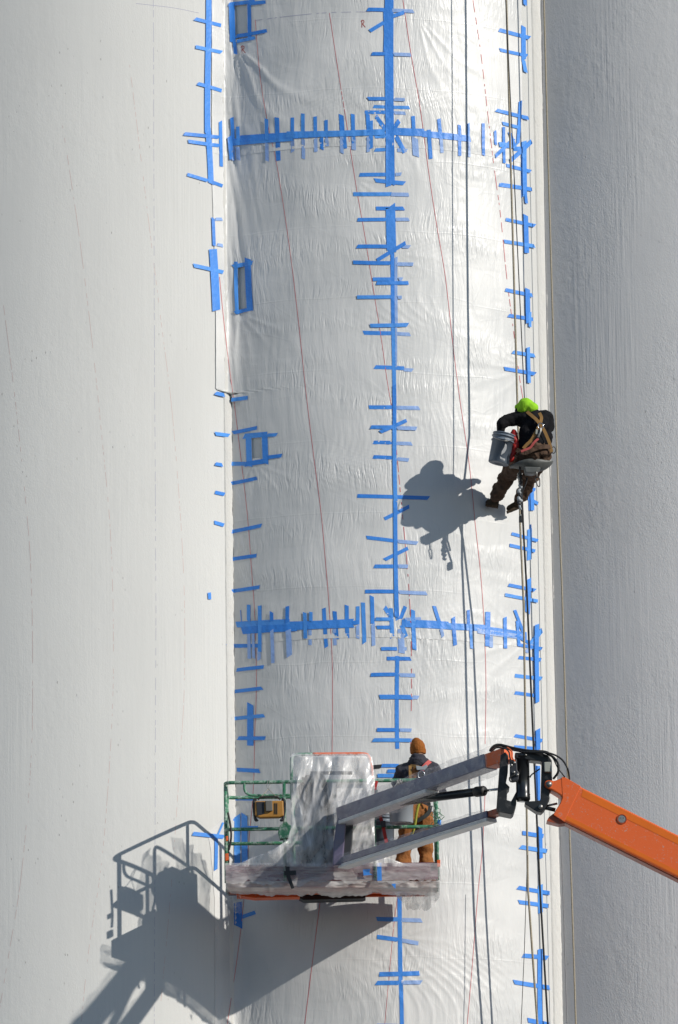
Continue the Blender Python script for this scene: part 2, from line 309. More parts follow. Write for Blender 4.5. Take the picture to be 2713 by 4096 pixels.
class MB:
    def __init__(s): s.v = []; s.f = []; s.m = []
    def add(s, vs, fs, mi=0):
        b = len(s.v); s.v += [tuple(v) for v in vs]; s.f += [tuple(b + i for i in f) for f in fs]; s.m += [mi] * len(fs); return s
    def build(s, name, m, parent=None, smooth=False, bevel=0):
        o = mesh_obj(name, s.v, s.f, m, parent, smooth)
        if len(set(s.m)) > 1: o.data.polygons.foreach_set('material_index', s.m)
        bm = bmesh.new(); bm.from_mesh(o.data); bmesh.ops.recalc_face_normals(bm, faces=bm.faces); bm.to_mesh(o.data); bm.free()
        if bevel:
            b = o.modifiers.new('bevel', 'BEVEL'); b.width = bevel; b.segments = 2; b.limit_method = 'ANGLE'; b.angle_limit = .6
        return o
    def prism(s, pts, thick, mi=0):                # pts: world points of one face; thick: vector
        n = len(pts); pts = [Vector(p) for p in pts]; t = Vector(thick)
        return s.add(pts + [p + t for p in pts], [tuple(range(n)), tuple(range(2 * n - 1, n - 1, -1))] + [(i, (i + 1) % n, n + (i + 1) % n, n + i) for i in range(n)], mi)
    def box(s, c, sx, sy, sz, rot=None, mi=0):
        c = Vector(c); rot = rot or Matrix.Identity(3)
        vs = [c + rot @ Vector((x * sx / 2, y * sy / 2, z * sz / 2)) for x in (-1, 1) for y in (-1, 1) for z in (-1, 1)]
        return s.add(vs, [(0, 1, 3, 2), (4, 6, 7, 5), (0, 4, 5, 1), (2, 3, 7, 6), (0, 2, 6, 4), (1, 5, 7, 3)], mi)
    def beam(s, a, b, wd, ht, side=None, mi=0):    # side: vector for the width direction
        a = Vector(a); b = Vector(b); d = (b - a).normalized()
        u = Vector((0, 0, 1)); r = d.cross(u).normalized() if side is None else (side - side.dot(d) * d).normalized(); u = r.cross(d)
        if u.z < 0: u = -u
        vs = [p + r * i * wd / 2 + u * j * ht / 2 for p in (a, b) for i, j in ((-1, -1), (1, -1), (1, 1), (-1, 1))]
        return s.add(vs, [(0, 1, 2, 3), (7, 6, 5, 4), (0, 4, 5, 1), (1, 5, 6, 2), (2, 6, 7, 3), (3, 7, 4, 0)], mi)
    def tube(s, pts, r, n=10, closed=False, mi=0, flat=1.0, wob=0):
        P = [Vector(p) for p in pts]; L = len(P); rs = r if isinstance(r, (list, tuple)) else [r] * L
        tang = []
        for i in range(L):
            a = P[(i - 1) % L] if (closed or i > 0) else P[i]; b = P[(i + 1) % L] if (closed or i < L - 1) else P[i]
            t = (b - a); tang.append(t.normalized() if t.length > 1e-9 else Vector((0, 0, 1)))
        ref = Vector((0, 1, 0)) if abs(tang[0].y) < .9 else Vector((1, 0, 0))
        vs = []
        nrm = (ref - ref.dot(tang[0]) * tang[0]).normalized()
        for i in range(L):
            nrm = (nrm - nrm.dot(tang[i]) * tang[i]).normalized(); bi = tang[i].cross(nrm)
            for k in range(n):
                a = 2 * math.pi * k / n; vs.append(P[i] + rs[i] * (math.cos(a) * nrm * flat + math.sin(a) * bi))
        fs = [(i * n + k, i * n + (k + 1) % n, ((i + 1) % L) * n + (k + 1) % n, ((i + 1) % L) * n + k) for i in range(L if closed else L - 1) for k in range(n)]
        if not closed: fs += [tuple(range(n - 1, -1, -1)), tuple(range((L - 1) * n, L * n))]
        return s.add(vs, fs, mi)
    def lathe(s, base, axis, prof, n=32, mi=0):    # prof: (distance along axis, radius)
        base = Vector(base); ax = Vector(axis).normalized(); u = ax.orthogonal().normalized(); v = ax.cross(u)
        vs = []; fs = []
        for (h, r) in prof:
            for k in range(n):
                a = 2 * math.pi * k / n; vs.append(base + ax * h + r * (math.cos(a) * u + math.sin(a) * v))
        for i in range(len(prof) - 1):
            fs += [(i * n + k, i * n + (k + 1) % n, (i + 1) * n + (k + 1) % n, (i + 1) * n + k) for k in range(n)]
        return s.add(vs, fs, mi)
    def ell(s, c, r, rot=None, n=16, mi=0):
        c = Vector(c); rot = rot or Matrix.Identity(3); vs = []; fs = []; h = n // 2
        for i in range(h + 1):
            p = math.pi * i / h
            for k in range(n):
                a = 2 * math.pi * k / n
                vs.append(c + rot @ Vector((r[0] * math.sin(p) * math.cos(a), r[1] * math.sin(p) * math.sin(a), r[2] * math.cos(p))))
        fs = [(i * n + k, i * n + (k + 1) % n, (i + 1) * n + (k + 1) % n, (i + 1) * n + k) for i in range(h) for k in range(n)]
        return s.add(vs, fs, mi)
    def cap(s, a, ra, b, rb, n=14, mi=0):          # tapered capsule
        a = Vector(a); b = Vector(b); d = (b - a); L = d.length; d = d / L
        pr = [(-ra * math.cos(t), ra * math.sin(t) + 1e-4) for t in np.linspace(0, math.pi / 2, 5)] + [(L + rb * math.sin(t), rb * math.cos(t) + 1e-4) for t in np.linspace(0, math.pi / 2, 5)]
        i0 = len(s.v); s.lathe(a, d, pr, n, mi)
        s.f += [tuple(i0 + k for k in range(n)), tuple(i0 + (len(pr) - 1) * n + k for k in range(n - 1, -1, -1))]; s.m += [mi, mi]
        return s
def smooth_path(pts, k=6):
    P = [Vector(p) for p in pts]; out = []
    for i in range(len(P) - 1):
        p0 = P[max(i - 1, 0)]; p1 = P[i]; p2 = P[i + 1]; p3 = P[min(i + 2, len(P) - 1)]
        for j in range(k):
            t = j / k; out.append(.5 * ((2 * p1) + (-p0 + p2) * t + (2 * p0 - 5 * p1 + 4 * p2 - p3) * t * t + (-p0 + 3 * p1 - 3 * p2 + p3) * t ** 3))
    out.append(P[-1]); return out
def fuse(mb, name, m, parent, voxel=.011, smooth=5, fold=0., fsc=14.):
    """union the overlapping closed shapes into ONE continuous smooth skin"""
    me = bpy.data.meshes.new('tmp'); me.from_pydata(mb.v, [], mb.f); me.update()
    bm = bmesh.new(); bm.from_mesh(me); bmesh.ops.recalc_face_normals(bm, faces=bm.faces); bm.to_mesh(me); bm.free()
    o = bpy.data.objects.new('tmp', me); C.objects.link(o)
    r = o.modifiers.new('r', 'REMESH'); r.mode = 'VOXEL'; r.voxel_size = voxel
    if smooth:
        s2 = o.modifiers.new('s', 'SMOOTH'); s2.factor = .6; s2.iterations = smooth
    dg = bpy.context.evaluated_depsgraph_get(); ev = o.evaluated_get(dg)
    new = bpy.data.meshes.new_from_object(ev, depsgraph=dg); C.objects.unlink(o); bpy.data.objects.remove(o)
    if fold:
        nv = [v.normal.copy() for v in new.vertices]
        for v, nn in zip(new.vertices, nv):
            p = v.co; q = Vector((p.x * fsc, p.y * fsc, p.z * fsc * 1.5))
            v.co = p + nn * fold * (noise.noise(q) + .5 * abs(noise.noise(q * 2.1 + Vector((3, 1, 2)))))
    new.name = name; new.materials.clear(); new.materials.append(MAT[m])
    new.polygons.foreach_set('use_smooth', [True] * len(new.polygons))
    ob = bpy.data.objects.new(name, new); C.objects.link(ob)
    if parent is not None: attach(ob, parent)
    return ob

# ------------------------------------------------------------------ setting: ground and silos
ground = mesh_obj('ground', [(-3000, -3000, 0), (3000, -3000, 0), (3000, 3000, 0), (-3000, 3000, 0)], [(0, 1, 2, 3)], 'gravel'); tag(ground, 'grey gravel ground', None, None, 'structure')
H = 31.0
labs = ['white silo with rough grey texture at the far left, outside the picture', 'white painted silo on the left, bare of plastic and carrying the big lift shadow',
        'middle silo wrapped in white plastic film and blue tape', 'rough greyish silo on the right behind the orange boom', 'last silo of the row at the far right']
SIL = []
for k, c in enumerate(CENT):
    if k in (0, 4): pass
    root = empty('silo', (c.x, c.y, 0), labs[k], 'silo', 'row of white concrete silos')
    n = 240; mb = MB(); vs = []; rows = 32
    for j in range(rows + 1):
        for i in range(n):
            a = 2 * math.pi * i / n; vs.append((c.x + RAD * math.sin(a), c.y - RAD * math.cos(a), H * j / rows))
    mb.add(vs, [(j * n + i, j * n + (i + 1) % n, (j + 1) * n + (i + 1) % n, (j + 1) * n + i) for j in range(rows) for i in range(n)])
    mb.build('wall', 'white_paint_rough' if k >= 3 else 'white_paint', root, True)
    mb = MB().lathe((c.x, c.y, H), (0, 0, 1), [(0, RAD + .001), (.0, RAD + .12), (.25, RAD + .12), (.25, 1.), (1.3, .3), (1.3, 0.01)], 64)
    mb.build('roof', 'white_paint', root)
    SIL.append(root)
def joint(xv, side_w, root):                       # rough mortar fillet along a valley, on the left-hand silo
    nx, nz = 9, 900; vs = []; x0 = xv - side_w
    for j in range(nz + 1):
        z = 6 + 18 * j / nz
        for i in range(nx + 1):
            t = i / nx; e = .010 * noise.noise(Vector((xv, 0, z * 6))) + .006 * noise.noise(Vector((3, xv, z * 25)))
            x = x0 + .15 * e + (side_w + e + .012) * t
            yy = float(surf(min(x, xv - 1e-3)))
            y = yy - (.012 + .010 * math.sin(t * math.pi)) + .004 * noise.noise(Vector((x * 40, 0, z * 12)))
            if i == 0: y = yy + .002
            if i == nx: y = yy + .06
            vs.append((x, y, z))
    fs = [(j * (nx + 1) + i, j * (nx + 1) + i + 1, (j + 1) * (nx + 1) + i + 1, (j + 1) * (nx + 1) + i) for j in range(nz) for i in range(nx)]
    return mesh_obj('mortar_joint', vs, fs, 'mortar', root, True)
joint(XL, .095, SIL[1]); joint(XR, .115, SIL[2])

# ------------------------------------------------------------------ plastic sheets
def lin(pts, v):
    xs = [p[0] for p in pts]; ys = [p[1] for p in pts]; return np.interp(v, xs, ys)
# left edge of the film as world x against photo row; right edge likewise
zr = lambda sy: Z(sy, .3)
LE = sorted([(zr(-400), W(846, -400, -.1).x), (zr(700), W(846, 700, -.1).x), (zr(1000), W(856, 1000, -.1).x), (zr(1300), W(862, 1300, -.1).x), (zr(1556), W(862, 1556, -.1).x), (zr(1564), XL + .004),
             (zr(3215), XL + .004), (zr(3330), W(830, 3330, -.1).x), (zr(3400), W(842, 3400, -.1).x), (zr(3600), W(857, 3600, -.1).x), (zr(4500), W(860, 4500, -.1).x)])
RE = sorted([(zr(-400), W(2080, -400, .6).x), (zr(0), W(2087, 0, .6).x), (zr(810), W(2095, 810, .6).x), (zr(1590), W(2107, 1590, .6).x), (zr(2400), W(2124, 2400, .6).x), (zr(3000), W(2141, 3000, .6).x), (zr(3750), W(2156, 3750, .6).x), (zr(4500), W(2170, 4500, .6).x)])
CS = sorted([(zr(-400), W(1552, -400, 0).x), (zr(0), W(1558, 0, 0).x), (zr(1000), W(1566, 1000, 0).x), (zr(2000), W(1582, 2000, 0).x), (zr(3000), W(1590, 3000, 0).x), (zr(4500), W(1604, 4500, 0).x)])
HOLES = [(941, 25, 991, 150), (950, 1072, 988, 1238), (1007, 1758, 1047, 1832)]
HW = []
for (a, b_, c_, d) in HOLES:
    p = ray_hit([a, c_], [b_, d], film); HW.append((p[0, 0], p[1, 0], p[1, 2], p[0, 2]))
SHEETS = {}
def sheet(key, zlo, zhi, left, right, m, label, lift):
    st = .02; zs = np.arange(zlo, zhi + st, st); vs = []; fs = []
    nx = 105 if key[1] == 'R' else 110
    Lx = np.interp(zs, [p[0] for p in left], [p[1] for p in left]); Rx = np.interp(zs, [p[0] for p in right], [p[1] for p in right])
    jag = np.array([.004 * noise.noise(Vector((1, 2, z * 9))) for z in zs])
    T = np.linspace(0, 1, nx + 1)
    X = (Lx + jag)[:, None] * (1 - T) + (Rx + jag)[:, None] * T; ZZ = np.repeat(zs[:, None], nx + 1, 1)
    Y = film(X, ZZ) - lift
    root = mesh_obj('plastic_sheet', [], [], m); tag(root, label, 'plastic sheet', 'film sheets on the middle silo')
    ok = np.ones((len(zs) - 1, nx), bool); xm = (X[:-1, :-1] + X[1:, 1:]) / 2; zm = (ZZ[:-1, :-1] + ZZ[1:, 1:]) / 2
    for (a, b_, c_, d) in HW: ok &= ~((xm > a) & (xm < b_) & (zm > c_) & (zm < d))
    idx = np.arange(len(zs) * (nx + 1)).reshape(len(zs), nx + 1)
    q = np.stack([idx[:-1, :-1], idx[:-1, 1:], idx[1:, 1:], idx[1:, :-1]], -1)[ok]
    me = root.data; me.clear_geometry()
    me.from_pydata(np.stack([X, Y, ZZ], -1).reshape(-1, 3).tolist(), [], q.tolist()); me.update()
    me.materials.clear(); me.materials.append(MAT[m]); me.polygons.foreach_set('use_smooth', [True] * len(me.polygons))
    SHEETS[key] = root
ZT, ZB = Z(-300), Z(4420)
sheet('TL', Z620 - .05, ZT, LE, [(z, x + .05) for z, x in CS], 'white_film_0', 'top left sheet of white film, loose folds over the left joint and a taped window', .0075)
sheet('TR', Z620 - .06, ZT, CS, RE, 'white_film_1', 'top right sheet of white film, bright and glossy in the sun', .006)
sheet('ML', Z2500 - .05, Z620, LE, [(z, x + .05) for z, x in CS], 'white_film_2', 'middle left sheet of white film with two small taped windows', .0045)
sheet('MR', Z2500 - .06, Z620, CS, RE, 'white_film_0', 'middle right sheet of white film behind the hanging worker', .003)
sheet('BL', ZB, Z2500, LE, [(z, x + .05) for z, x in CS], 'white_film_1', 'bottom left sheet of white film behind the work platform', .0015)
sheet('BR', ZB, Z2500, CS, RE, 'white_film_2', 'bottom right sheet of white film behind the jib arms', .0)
def key_of(sx, sy):
    seam = np.interp(sy, [0, 2000, 4096], [1572, 1592, 1616])
    return ('T' if sy < 600 else 'M' if sy < 2520 else 'B') + ('L' if sx < seam else 'R')
count = [0]
def tape(sx0, sy0, sx1, sy1, wd, kind='', parent=None, fn=film, name='tape_strip', base=0.0, ends=True, mname=None, taper=None):
    L = math.hypot(sx1 - sx0, sy1 - sy0)
    if L < 1: return
    n = max(2, int(L / 7)); ux, uy = (sx1 - sx0) / L, (sy1 - sy0) / L; px, py = -uy, ux
    t = np.linspace(0, 1, n + 1); c = count[0] = (count[0] + 1) % 29
    bow = random.uniform(-.006, .006) * L if ends else 0
    e0 = random.uniform(-.35, .35) * wd if ends else 0; e1 = random.uniform(-.35, .35) * wd if ends else 0
    rows = []
    for s in (-.5, 0, .5):
        tt = t * L; tt = tt + np.where(t < .02, e0 * s * 2, 0) + np.where(t > .98, e1 * s * 2, 0)
        wv = wd * (1 + .0 * t)
        ex = sx0 + ux * tt + px * (s * wv + bow * np.sin(t * math.pi)); ey = sy0 + uy * tt + py * (s * wv + bow * np.sin(t * math.pi))
        rows.append(ray_hit(ex, ey, lambda x, z: fn(x, z) - (liftz(z) + base + .00025 * c) * slope(x)))
    vs = np.concatenate(rows).tolist(); m = n + 1
    fs = [(r * m + i, r * m + i + 1, (r + 1) * m + i + 1, (r + 1) * m + i) for r in (0, 1) for i in range(n)]
    mn = mname or {'': random.choice(['blue_tape', 'blue_tape', 'blue_tape_b', 'blue_tape_c']), 'u': 'pale_tape', 'k': 'black_tape'}[kind]
    p = parent if parent is not None else SHEETS[key_of((sx0 + sx1) / 2, (sy0 + sy1) / 2)]
    return mesh_obj(name, vs, fs, mn, p, True)
TAPES = [
 ((720, 0, 2), '232,-60,228,470,44 228,400,222,1060,46 225,1020,250,1470,44 122,150,330,203,28 127,374,335,418,28 143,668,335,725,28 35,1070,315,1098,28 68,1130,318,1165,28 60,1395,225,1445,26 258,1455,342,1487,26 325,970,332,1332,26 415,20,424,340,46 553,0,558,300,30 390,35,600,10,30 560,28,685,15,28 450,290,695,245,28 455,332,600,302,26 435,330,445,432,28 400,1140,900,1100,56 480,1110,1100,1072,52 850,1075,1640,1055,48 416,940,424,1120,28 398,1090,415,1275,36 462,1012,466,1110,28 425,1170,430,1285,24,u 462,1175,468,1280,32,u 692,950,694,1120,30 696,1145,698,1288,28,u 775,940,788,1285,36 900,940,900,1100,28 900,1110,902,1215,28,u 984,908,984,1100,30 986,1110,988,1270,28,u 1082,932,1084,1100,28 1086,1105,1088,1214,28,u 1134,1100,1137,1196,28 1170,960,1172,1100,28 1172,1100,1180,1170,28,u 1290,918,1300,1050,38 1310,1050,1322,1188,32 1295,1080,1297,1225,28,u 1384,912,1390,1150,30 1390,1100,1392,1198,34,u 1502,912,1512,1080,32 1530,965,1530,1188,30 1508,1090,1508,1215,28,u'),
 ((1400, 0, 2), '290,90,310,1490,44 326,-60,336,1475,48 303,-60,290,400,42 140,75,280,78,30 340,82,510,90,28,u 160,248,275,178,30 340,130,435,98,30 175,430,280,430,28 350,434,490,438,28,u 145,789,290,789,28 355,793,440,797,26,u 188,852,478,860,26 118,897,290,897,28 355,902,445,906,26,u 208,930,290,1040,32 395,965,350,1035,34 198,1092,300,1090,30 200,1200,285,1195,28 370,1090,440,1220,36 380,1200,455,1205,30,u 340,1050,600,1060,60 580,1070,965,1110,50 506,928,512,1060,30 520,1100,530,1250,50,u 632,1038,648,1270,30 712,950,728,1110,28 730,1110,738,1222,26,u 877,1000,880,1246,26 950,985,950,1140,20 952,1130,955,1255,20,u 1068,985,1070,1243,24 1163,1045,1168,1158,20 1365,808,1345,1150,26 1172,880,1430,945,28 1222,985,1350,1018,26 1232,1015,1236,1305,22 1195,1155,1330,1170,40 1280,1060,1330,1200,26 1165,1250,1310,1110,28 1280,1290,1455,1130,34 1310,1190,1390,1190,36 1392,1130,1395,1568,46 1252,1322,1445,1370,24 1198,1475,1455,1515,30 1400,-30,1403,40,26 1390,210,1392,480,36 1388,480,1408,578,28 1195,238,1440,303,30 1200,398,1420,445,26 78,1398,290,1396,30 365,1396,412,1392,26,u 200,1442,438,1466,32'),
 ((1380, 640, 2.367), '80,322,438,322,36 438,325,606,328,36,u 295,458,560,458,36 432,435,442,865,90 120,565,395,562,34 482,562,608,562,32,u 115,818,400,818,36 540,820,615,822,32,u 305,950,575,785,36 78,968,435,975,36 495,985,648,987,34,u 265,1128,440,1128,34 510,1128,545,1128,34,u 300,1165,603,1163,34 115,1298,440,1295,34 500,1300,540,1300,32,u 240,1568,598,1560,36 175,1635,445,1640,38 495,1645,618,1650,34,u 282,1960,565,1972,36 560,1985,643,1990,32,u 228,2340,455,2340,36 485,2345,705,2348,36,u 450,860,458,1560,36 485,920,488,1560,28,u 455,1540,470,2370,36 485,1560,485,1960,18,u'),
 ((1950, 640, 2.367), '182,50,410,108,32 115,235,423,278,34 345,-20,350,330,50 360,300,372,410,26 175,562,452,622,32 362,520,372,880,46 160,770,448,815,34 172,1228,427,1280,34 200,1472,432,1508,34 380,1218,388,1540,46 405,1440,405,1580,26 240,1818,450,1852,34 383,1775,392,2110,40 162,1975,455,2025,34'),
 ((800, 1540, 2.367), '148,75,233,95,34 298,140,452,120,36 147,460,278,478,34 310,452,540,405,34 148,745,215,757,32 145,1015,235,1035,34 265,745,480,745,38 298,932,540,882,34 138,1300,228,1327,34 298,1390,583,1330,34 312,1648,535,1615,34 305,1952,565,1912,34 90,1965,94,2028,30 415,485,640,465,48 460,490,468,770,54 612,450,622,745,54 430,750,648,715,46 640,475,730,470,32 640,685,775,668,34'),
 ((720, 784, 4), '532,350,550,795,50 530,850,585,1830,125 222,1110,695,1220,60 570,370,680,370,50,u 600,775,690,795,50,u 895,1050,915,1880,60 1085,1000,1120,1815,100 850,1130,1160,1070,64 880,1870,1160,1800,56'),
 ((1380, 1540, 2.367), '468,0,470,420,36 470,400,480,1100,38 478,1100,490,2200,38 245,398,455,398,34 490,405,680,412,36,u 335,445,585,335,34 268,542,455,546,34 488,552,635,556,34,u 268,680,468,690,34 490,700,605,710,34,u 118,1050,795,1070,36 375,1268,610,1150,34 205,1443,468,1475,34 500,1480,688,1497,34,u 375,1655,598,1545,34 278,1716,468,1716,36 505,1716,597,1718,36,u 192,1955,474,1955,36 508,1960,775,1972,34,u'),
 ((880, 2350, 2), '130,297,560,275,46 175,345,620,320,58 560,300,1060,278,56 600,320,1065,300,40 1040,285,1110,278,34 230,138,230,270,28 230,370,234,570,26,u 265,370,270,565,22,u 318,145,318,515,30 313,515,313,580,26,u 412,195,414,270,28 415,340,424,605,28,u 540,150,538,280,30 546,340,556,550,44,u 678,200,684,408,30 728,195,728,270,28 720,330,722,460,28,u 832,165,852,478,30 918,190,936,412,32 915,330,922,462,28,u 1015,142,1020,398,32 1103,150,1103,290,30 1103,300,1103,408,28,u 1145,120,1156,445,32 1216,68,1222,290,32 1226,290,1230,465,30,u 165,180,172,270,6 55,468,330,465,30 133,660,350,635,28 120,832,338,805,28 243,930,243,1265,50 103,1050,355,1025,28 143,1205,362,1205,30 135,1458,317,1468,32 1245,252,1370,252,28 1255,318,1370,318,28 1290,490,1418,490,28 1208,698,1410,695,30 1278,875,1535,878,36 1257,1138,1408,1138,30 1225,1220,1525,1222,30 1290,1425,1430,1425,28 1210,1437,1292,1430,30,k 1340,1468,1410,1468,28 1262,1505,1400,1505,30'),
 ((1500, 2350, 2), '78,158,130,235,34 128,165,140,400,34 172,-10,182,260,30 245,152,205,250,30 215,300,250,395,34 205,330,215,525,50,u 225,490,255,490,26,u 215,285,600,305,62 580,310,890,325,52 830,330,1215,385,54 820,345,1200,398,40,u 240,255,370,250,26,u 305,180,318,497,32 475,148,520,290,28 530,330,545,395,26,u 628,238,643,463,30 748,180,750,290,24 765,290,775,488,22 905,195,902,470,40 930,390,932,480,28,u 1042,238,1046,487,28 1120,180,1190,360,24 1140,270,1155,470,24 1130,380,1230,440,26 1230,470,1338,340,34 1210,520,1300,420,30,u 1298,295,1300,920,34 1290,400,1296,870,36 1140,455,1337,490,26 1150,560,1330,578,28 1120,705,1337,728,30 1120,842,1300,868,28 1118,1185,1340,1225,28 1303,1135,1305,1290,40 1115,1275,1310,1290,26 180,548,180,1290,32 95,568,287,570,30 195,700,322,703,30,u 298,878,350,880,30,u 198,1140,293,1142,28,u 285,1222,345,1225,28,u'),
 ((1980, 1900, 3.947), '570,130,580,560,88 485,350,685,450,50 600,230,640,232,55 265,925,680,1035,50 235,1108,638,1200,52 550,850,545,1340,70 565,780,568,900,24 218,1735,640,1820,52 163,1890,680,1990,52 535,1640,515,2175,78'),
 ((740, 3150, 2.5033), '80,462,395,495,40 315,500,310,825,34 385,350,320,500,18 440,320,540,325,22 525,280,525,765,60 595,270,600,745,60 560,400,730,395,20 530,1150,535,1395,80 575,1295,705,1250,38 470,122,700,125,12'),
 ((1440, 3550, 1.867), '295,-300,303,660,32 303,640,315,1080,30 125,235,285,237,32 313,242,462,246,30,u 128,368,288,390,32 315,395,437,417,30,u 145,648,445,640,34 122,713,295,712,32 322,710,460,708,30,u 130,1025,300,1028,16 1180,0,1418,42,30 1187,108,1410,138,30 1350,-20,1350,190,34 1218,508,1405,525,32 1150,705,1418,747,32 1347,460,1350,1080,36 1255,990,1415,1025,34'),
 ((1700, 2850, 1.548), '700,330,700,540,28 712,710,715,905,32 605,745,735,765,26 592,832,757,858,26'),
]
for (ox, oy, s), txt in TAPES:
    for it in txt.split():
        q = it.split(','); a = [float(v) for v in q[:5]]
        tape(ox + a[0] / s, oy + a[1] / s, ox + a[2] / s, oy + a[3] / s, a[4] / s, q[5] if len(q) > 5 else '')

# chalk lines and the handwritten R marks (coordinates: photo rows of the half-size view)
K = 1.7302
def chalk(pts, mname, parent_of, wd, dash=0, fn=film, name='chalk_line', base=0.0):
    P = [Vector((x * K, y * K, 0)) for x, y in pts]; P = smooth_path(P, 8) if len(P) > 2 else P
    cum = [0]
    for a, b in zip(P, P[1:]): cum.append(cum[-1] + (b - a).length)
    nS = int(cum[-1] / 10) + 1; tt = np.linspace(0, cum[-1], nS + 1)
    X = np.interp(tt, cum, [p.x for p in P]); Y = np.interp(tt, cum, [p.y for p in P])
    by = {}
    for i in range(nS):
        if dash and noise.noise(Vector((X[i] * .05, tt[i] * .045, dash))) > .08: continue
        by.setdefault(parent_of(X[i], Y[i]), []).append(i)
    for par, ids in by.items():
        vs = []; fs = []
        ids = np.array(ids); A = np.stack([X[ids], Y[ids]], -1); B = np.stack([X[ids + 1], Y[ids + 1]], -1)
        d = (B - A); d /= np.linalg.norm(d, axis=1)[:, None]; pr = np.stack([-d[:, 1], d[:, 0]], -1) * wd / 2
        q = np.concatenate([A - pr, A + pr, B + pr, B - pr]); h = ray_hit(q[:, 0], q[:, 1], lambda x, z: fn(x, z) - ((liftz(z) if fn is film else .0015) + base) * slope(x)); m = len(ids)
        fs = [(i, m + i, 2 * m + i, 3 * m + i) for i in range(m)]
        mesh_obj(name, h.tolist(), fs, mname, par)
sk = lambda x, y: SHEETS[key_of(x, y)]
red = [([(590, 45), (602, 180), (620, 290), (640, 380), (668, 560), (690, 740), (707, 900), (725, 1050), (742, 1180), (753, 1300), (764, 1440), (769, 1560), (768, 1740)], 1.9, 0),
 ([(762, 30), (780, 150), (800, 275), (822, 420), (843, 540), (862, 660), (880, 770), (897, 890), (910, 960)], 1.9, 0),
 ([(917, 1040), (930, 1180), (943, 1320), (950, 1440), (952, 1560), (950, 1730)], 2.4, 3),
 ([(932, 0), (950, 120), (972, 250), (992, 400), (1010, 520), (1030, 640), (1048, 800), (1066, 940), (1085, 1070), (1098, 1200), (1112, 1330), (1120, 1450), (1124, 1580), (1122, 1720)], 1.9, 0),
 ([(1094, 0), (1112, 120), (1128, 260), (1142, 380), (1158, 500), (1172, 640), (1186, 750), (1200, 860), (1210, 925)], 1.9, 4),
 ([(508, 640), (522, 780), (540, 920), (556, 1050), (572, 1190), (582, 1320), (590, 1440), (593, 1580), (589, 1700), (586, 1820), (576, 1940), (566, 2060), (552, 2190), (526, 2367)], 1.9, 0),
 ([(741, 2080), (728, 2180), (705, 2367)], 2.2, 0), ([(930, 2010), (912, 2130), (890, 2367)], 1.6, 0),
 ([(1122, 1830), (1116, 1960), (1106, 2060), (1098, 2160), (1090, 2260), (1078, 2400)], 1.9, 0)]
for pts, wd, dsh in red: chalk(pts, 'red_chalk', sk, wd, dsh)
bare = lambda x, z: surf(x)
for pts in ([(300, 150), (322, 330), (350, 560), (375, 760), (398, 950), (418, 1200), (427, 1400), (426, 1600), (415, 1780), (405, 1930), (392, 2100), (372, 2320)],
            [(145, 290), (180, 520), (210, 760), (235, 1000), (255, 1220), (262, 1420), (261, 1620), (248, 1850), (232, 2020), (205, 2200), (188, 2367)],
            [(8, 700), (35, 920), (58, 1140), (72, 1320), (76, 1560), (72, 1760), (50, 2020), (20, 2210), (0, 2330)]):
    chalk(pts, 'faint_chalk', lambda x, y: SIL[1], 1.1, 5, bare)
for pts in ([(355, 0), (357, 700)], [(357, 700), (361, 1400)], [(361, 1400), (357, 2367)]): chalk(pts, 'blue_chalk', lambda x, y: SIL[1], 1.2, 2, bare)
chalk([(315, 8), (400, 18), (460, 30)], 'blue_chalk', lambda x, y: SIL[1], 1.6, 0, bare)
chalk([(590, 47), (680, 36), (762, 29), (870, 27)], 'blue_chalk', sk, 2.0, 6)
def letter_R(ox, oy, s):
    for st in ([(0, -1), (.02, 0), (.0, 1)], [(-.25, -.6), (.1, -1), (.5, -.9), (.65, -.5), (.4, -.1), (.05, .1)], [(.2, 0), (.55, .5), (.95, .95)]):
        chalk([((ox + s * a) / K, (oy + s * b) / K) for a, b in st], 'red_ink', sk, 3.2, 0, name='handwritten_letter')
letter_R(968, 198, 15); letter_R(1448, 95, 15)

# ------------------------------------------------------------------ ropes
def rope(name, pts, r, m, label, cat='rope', ext=True, wob=0, n=8):
    P = [W(x, y, d) for x, y, d in pts]
    if ext: d = (P[0] - P[1]).normalized(); P = [P[0] + d * ((H - P[0].z) / d.z)] + P
    Q = []
    for a, b in zip(P, P[1:]):
        k = max(1, int((b - a).length / .12)); Q += [a.lerp(b, i / k) + Vector((wob * noise.noise(Vector((i * .3, a.z, 0))), 0, 0)) for i in range(k)]
    Q.append(P[-1]); o = MB().tube(Q, r, n).build(name, m, None, True); return tag(o, label, cat)
g = 'ropes hanging down the wall'
tag(rope('rope', [(2026, 0, .02), (2043, 640, -.01), (2056, 1100, -.03), (2070, 1612, -.05), (2078, 1850, -.16), (2081, 2098, -.17), (2095, 2420, -.16), (2103, 2975, -.14), (2112, 3550, -.10), (2150, 4096, -.056), (2152, 4400, -.05)], .0125, 'tan_rope', 'thick tan rope the hanging worker sits on, running down behind the boom knuckle'), group=g)
tag(rope('rope', [(2026, 60, -.16), (2054, 640, -.21), (2098, 1590, -.29), (2096, 1840, -.30)], .006, 'black_rope', 'thin dark line ending behind the green hood'), group=g)
tag(rope('rope', [(2084, 1870, -.24), (2089, 2000, -.17), (2094, 2120, -.14), (2107, 2350, -.09), (2135, 2995, -.06), (2160, 3550, -.03), (2192, 4096, 0), (2200, 4400, 0)], .0115, 'black_rope', 'black rope hanging below the worker between tan rope and blue tape', ext=False), group=g)
tag(rope('rope', [(2110, 3420, -.2), (2098, 3800, -.2), (2085, 4096, -.2), (2082, 4400, -.2)], .004, 'black_rope', 'thin dark tail line slanting left below the boom knuckle', ext=False), group=g)
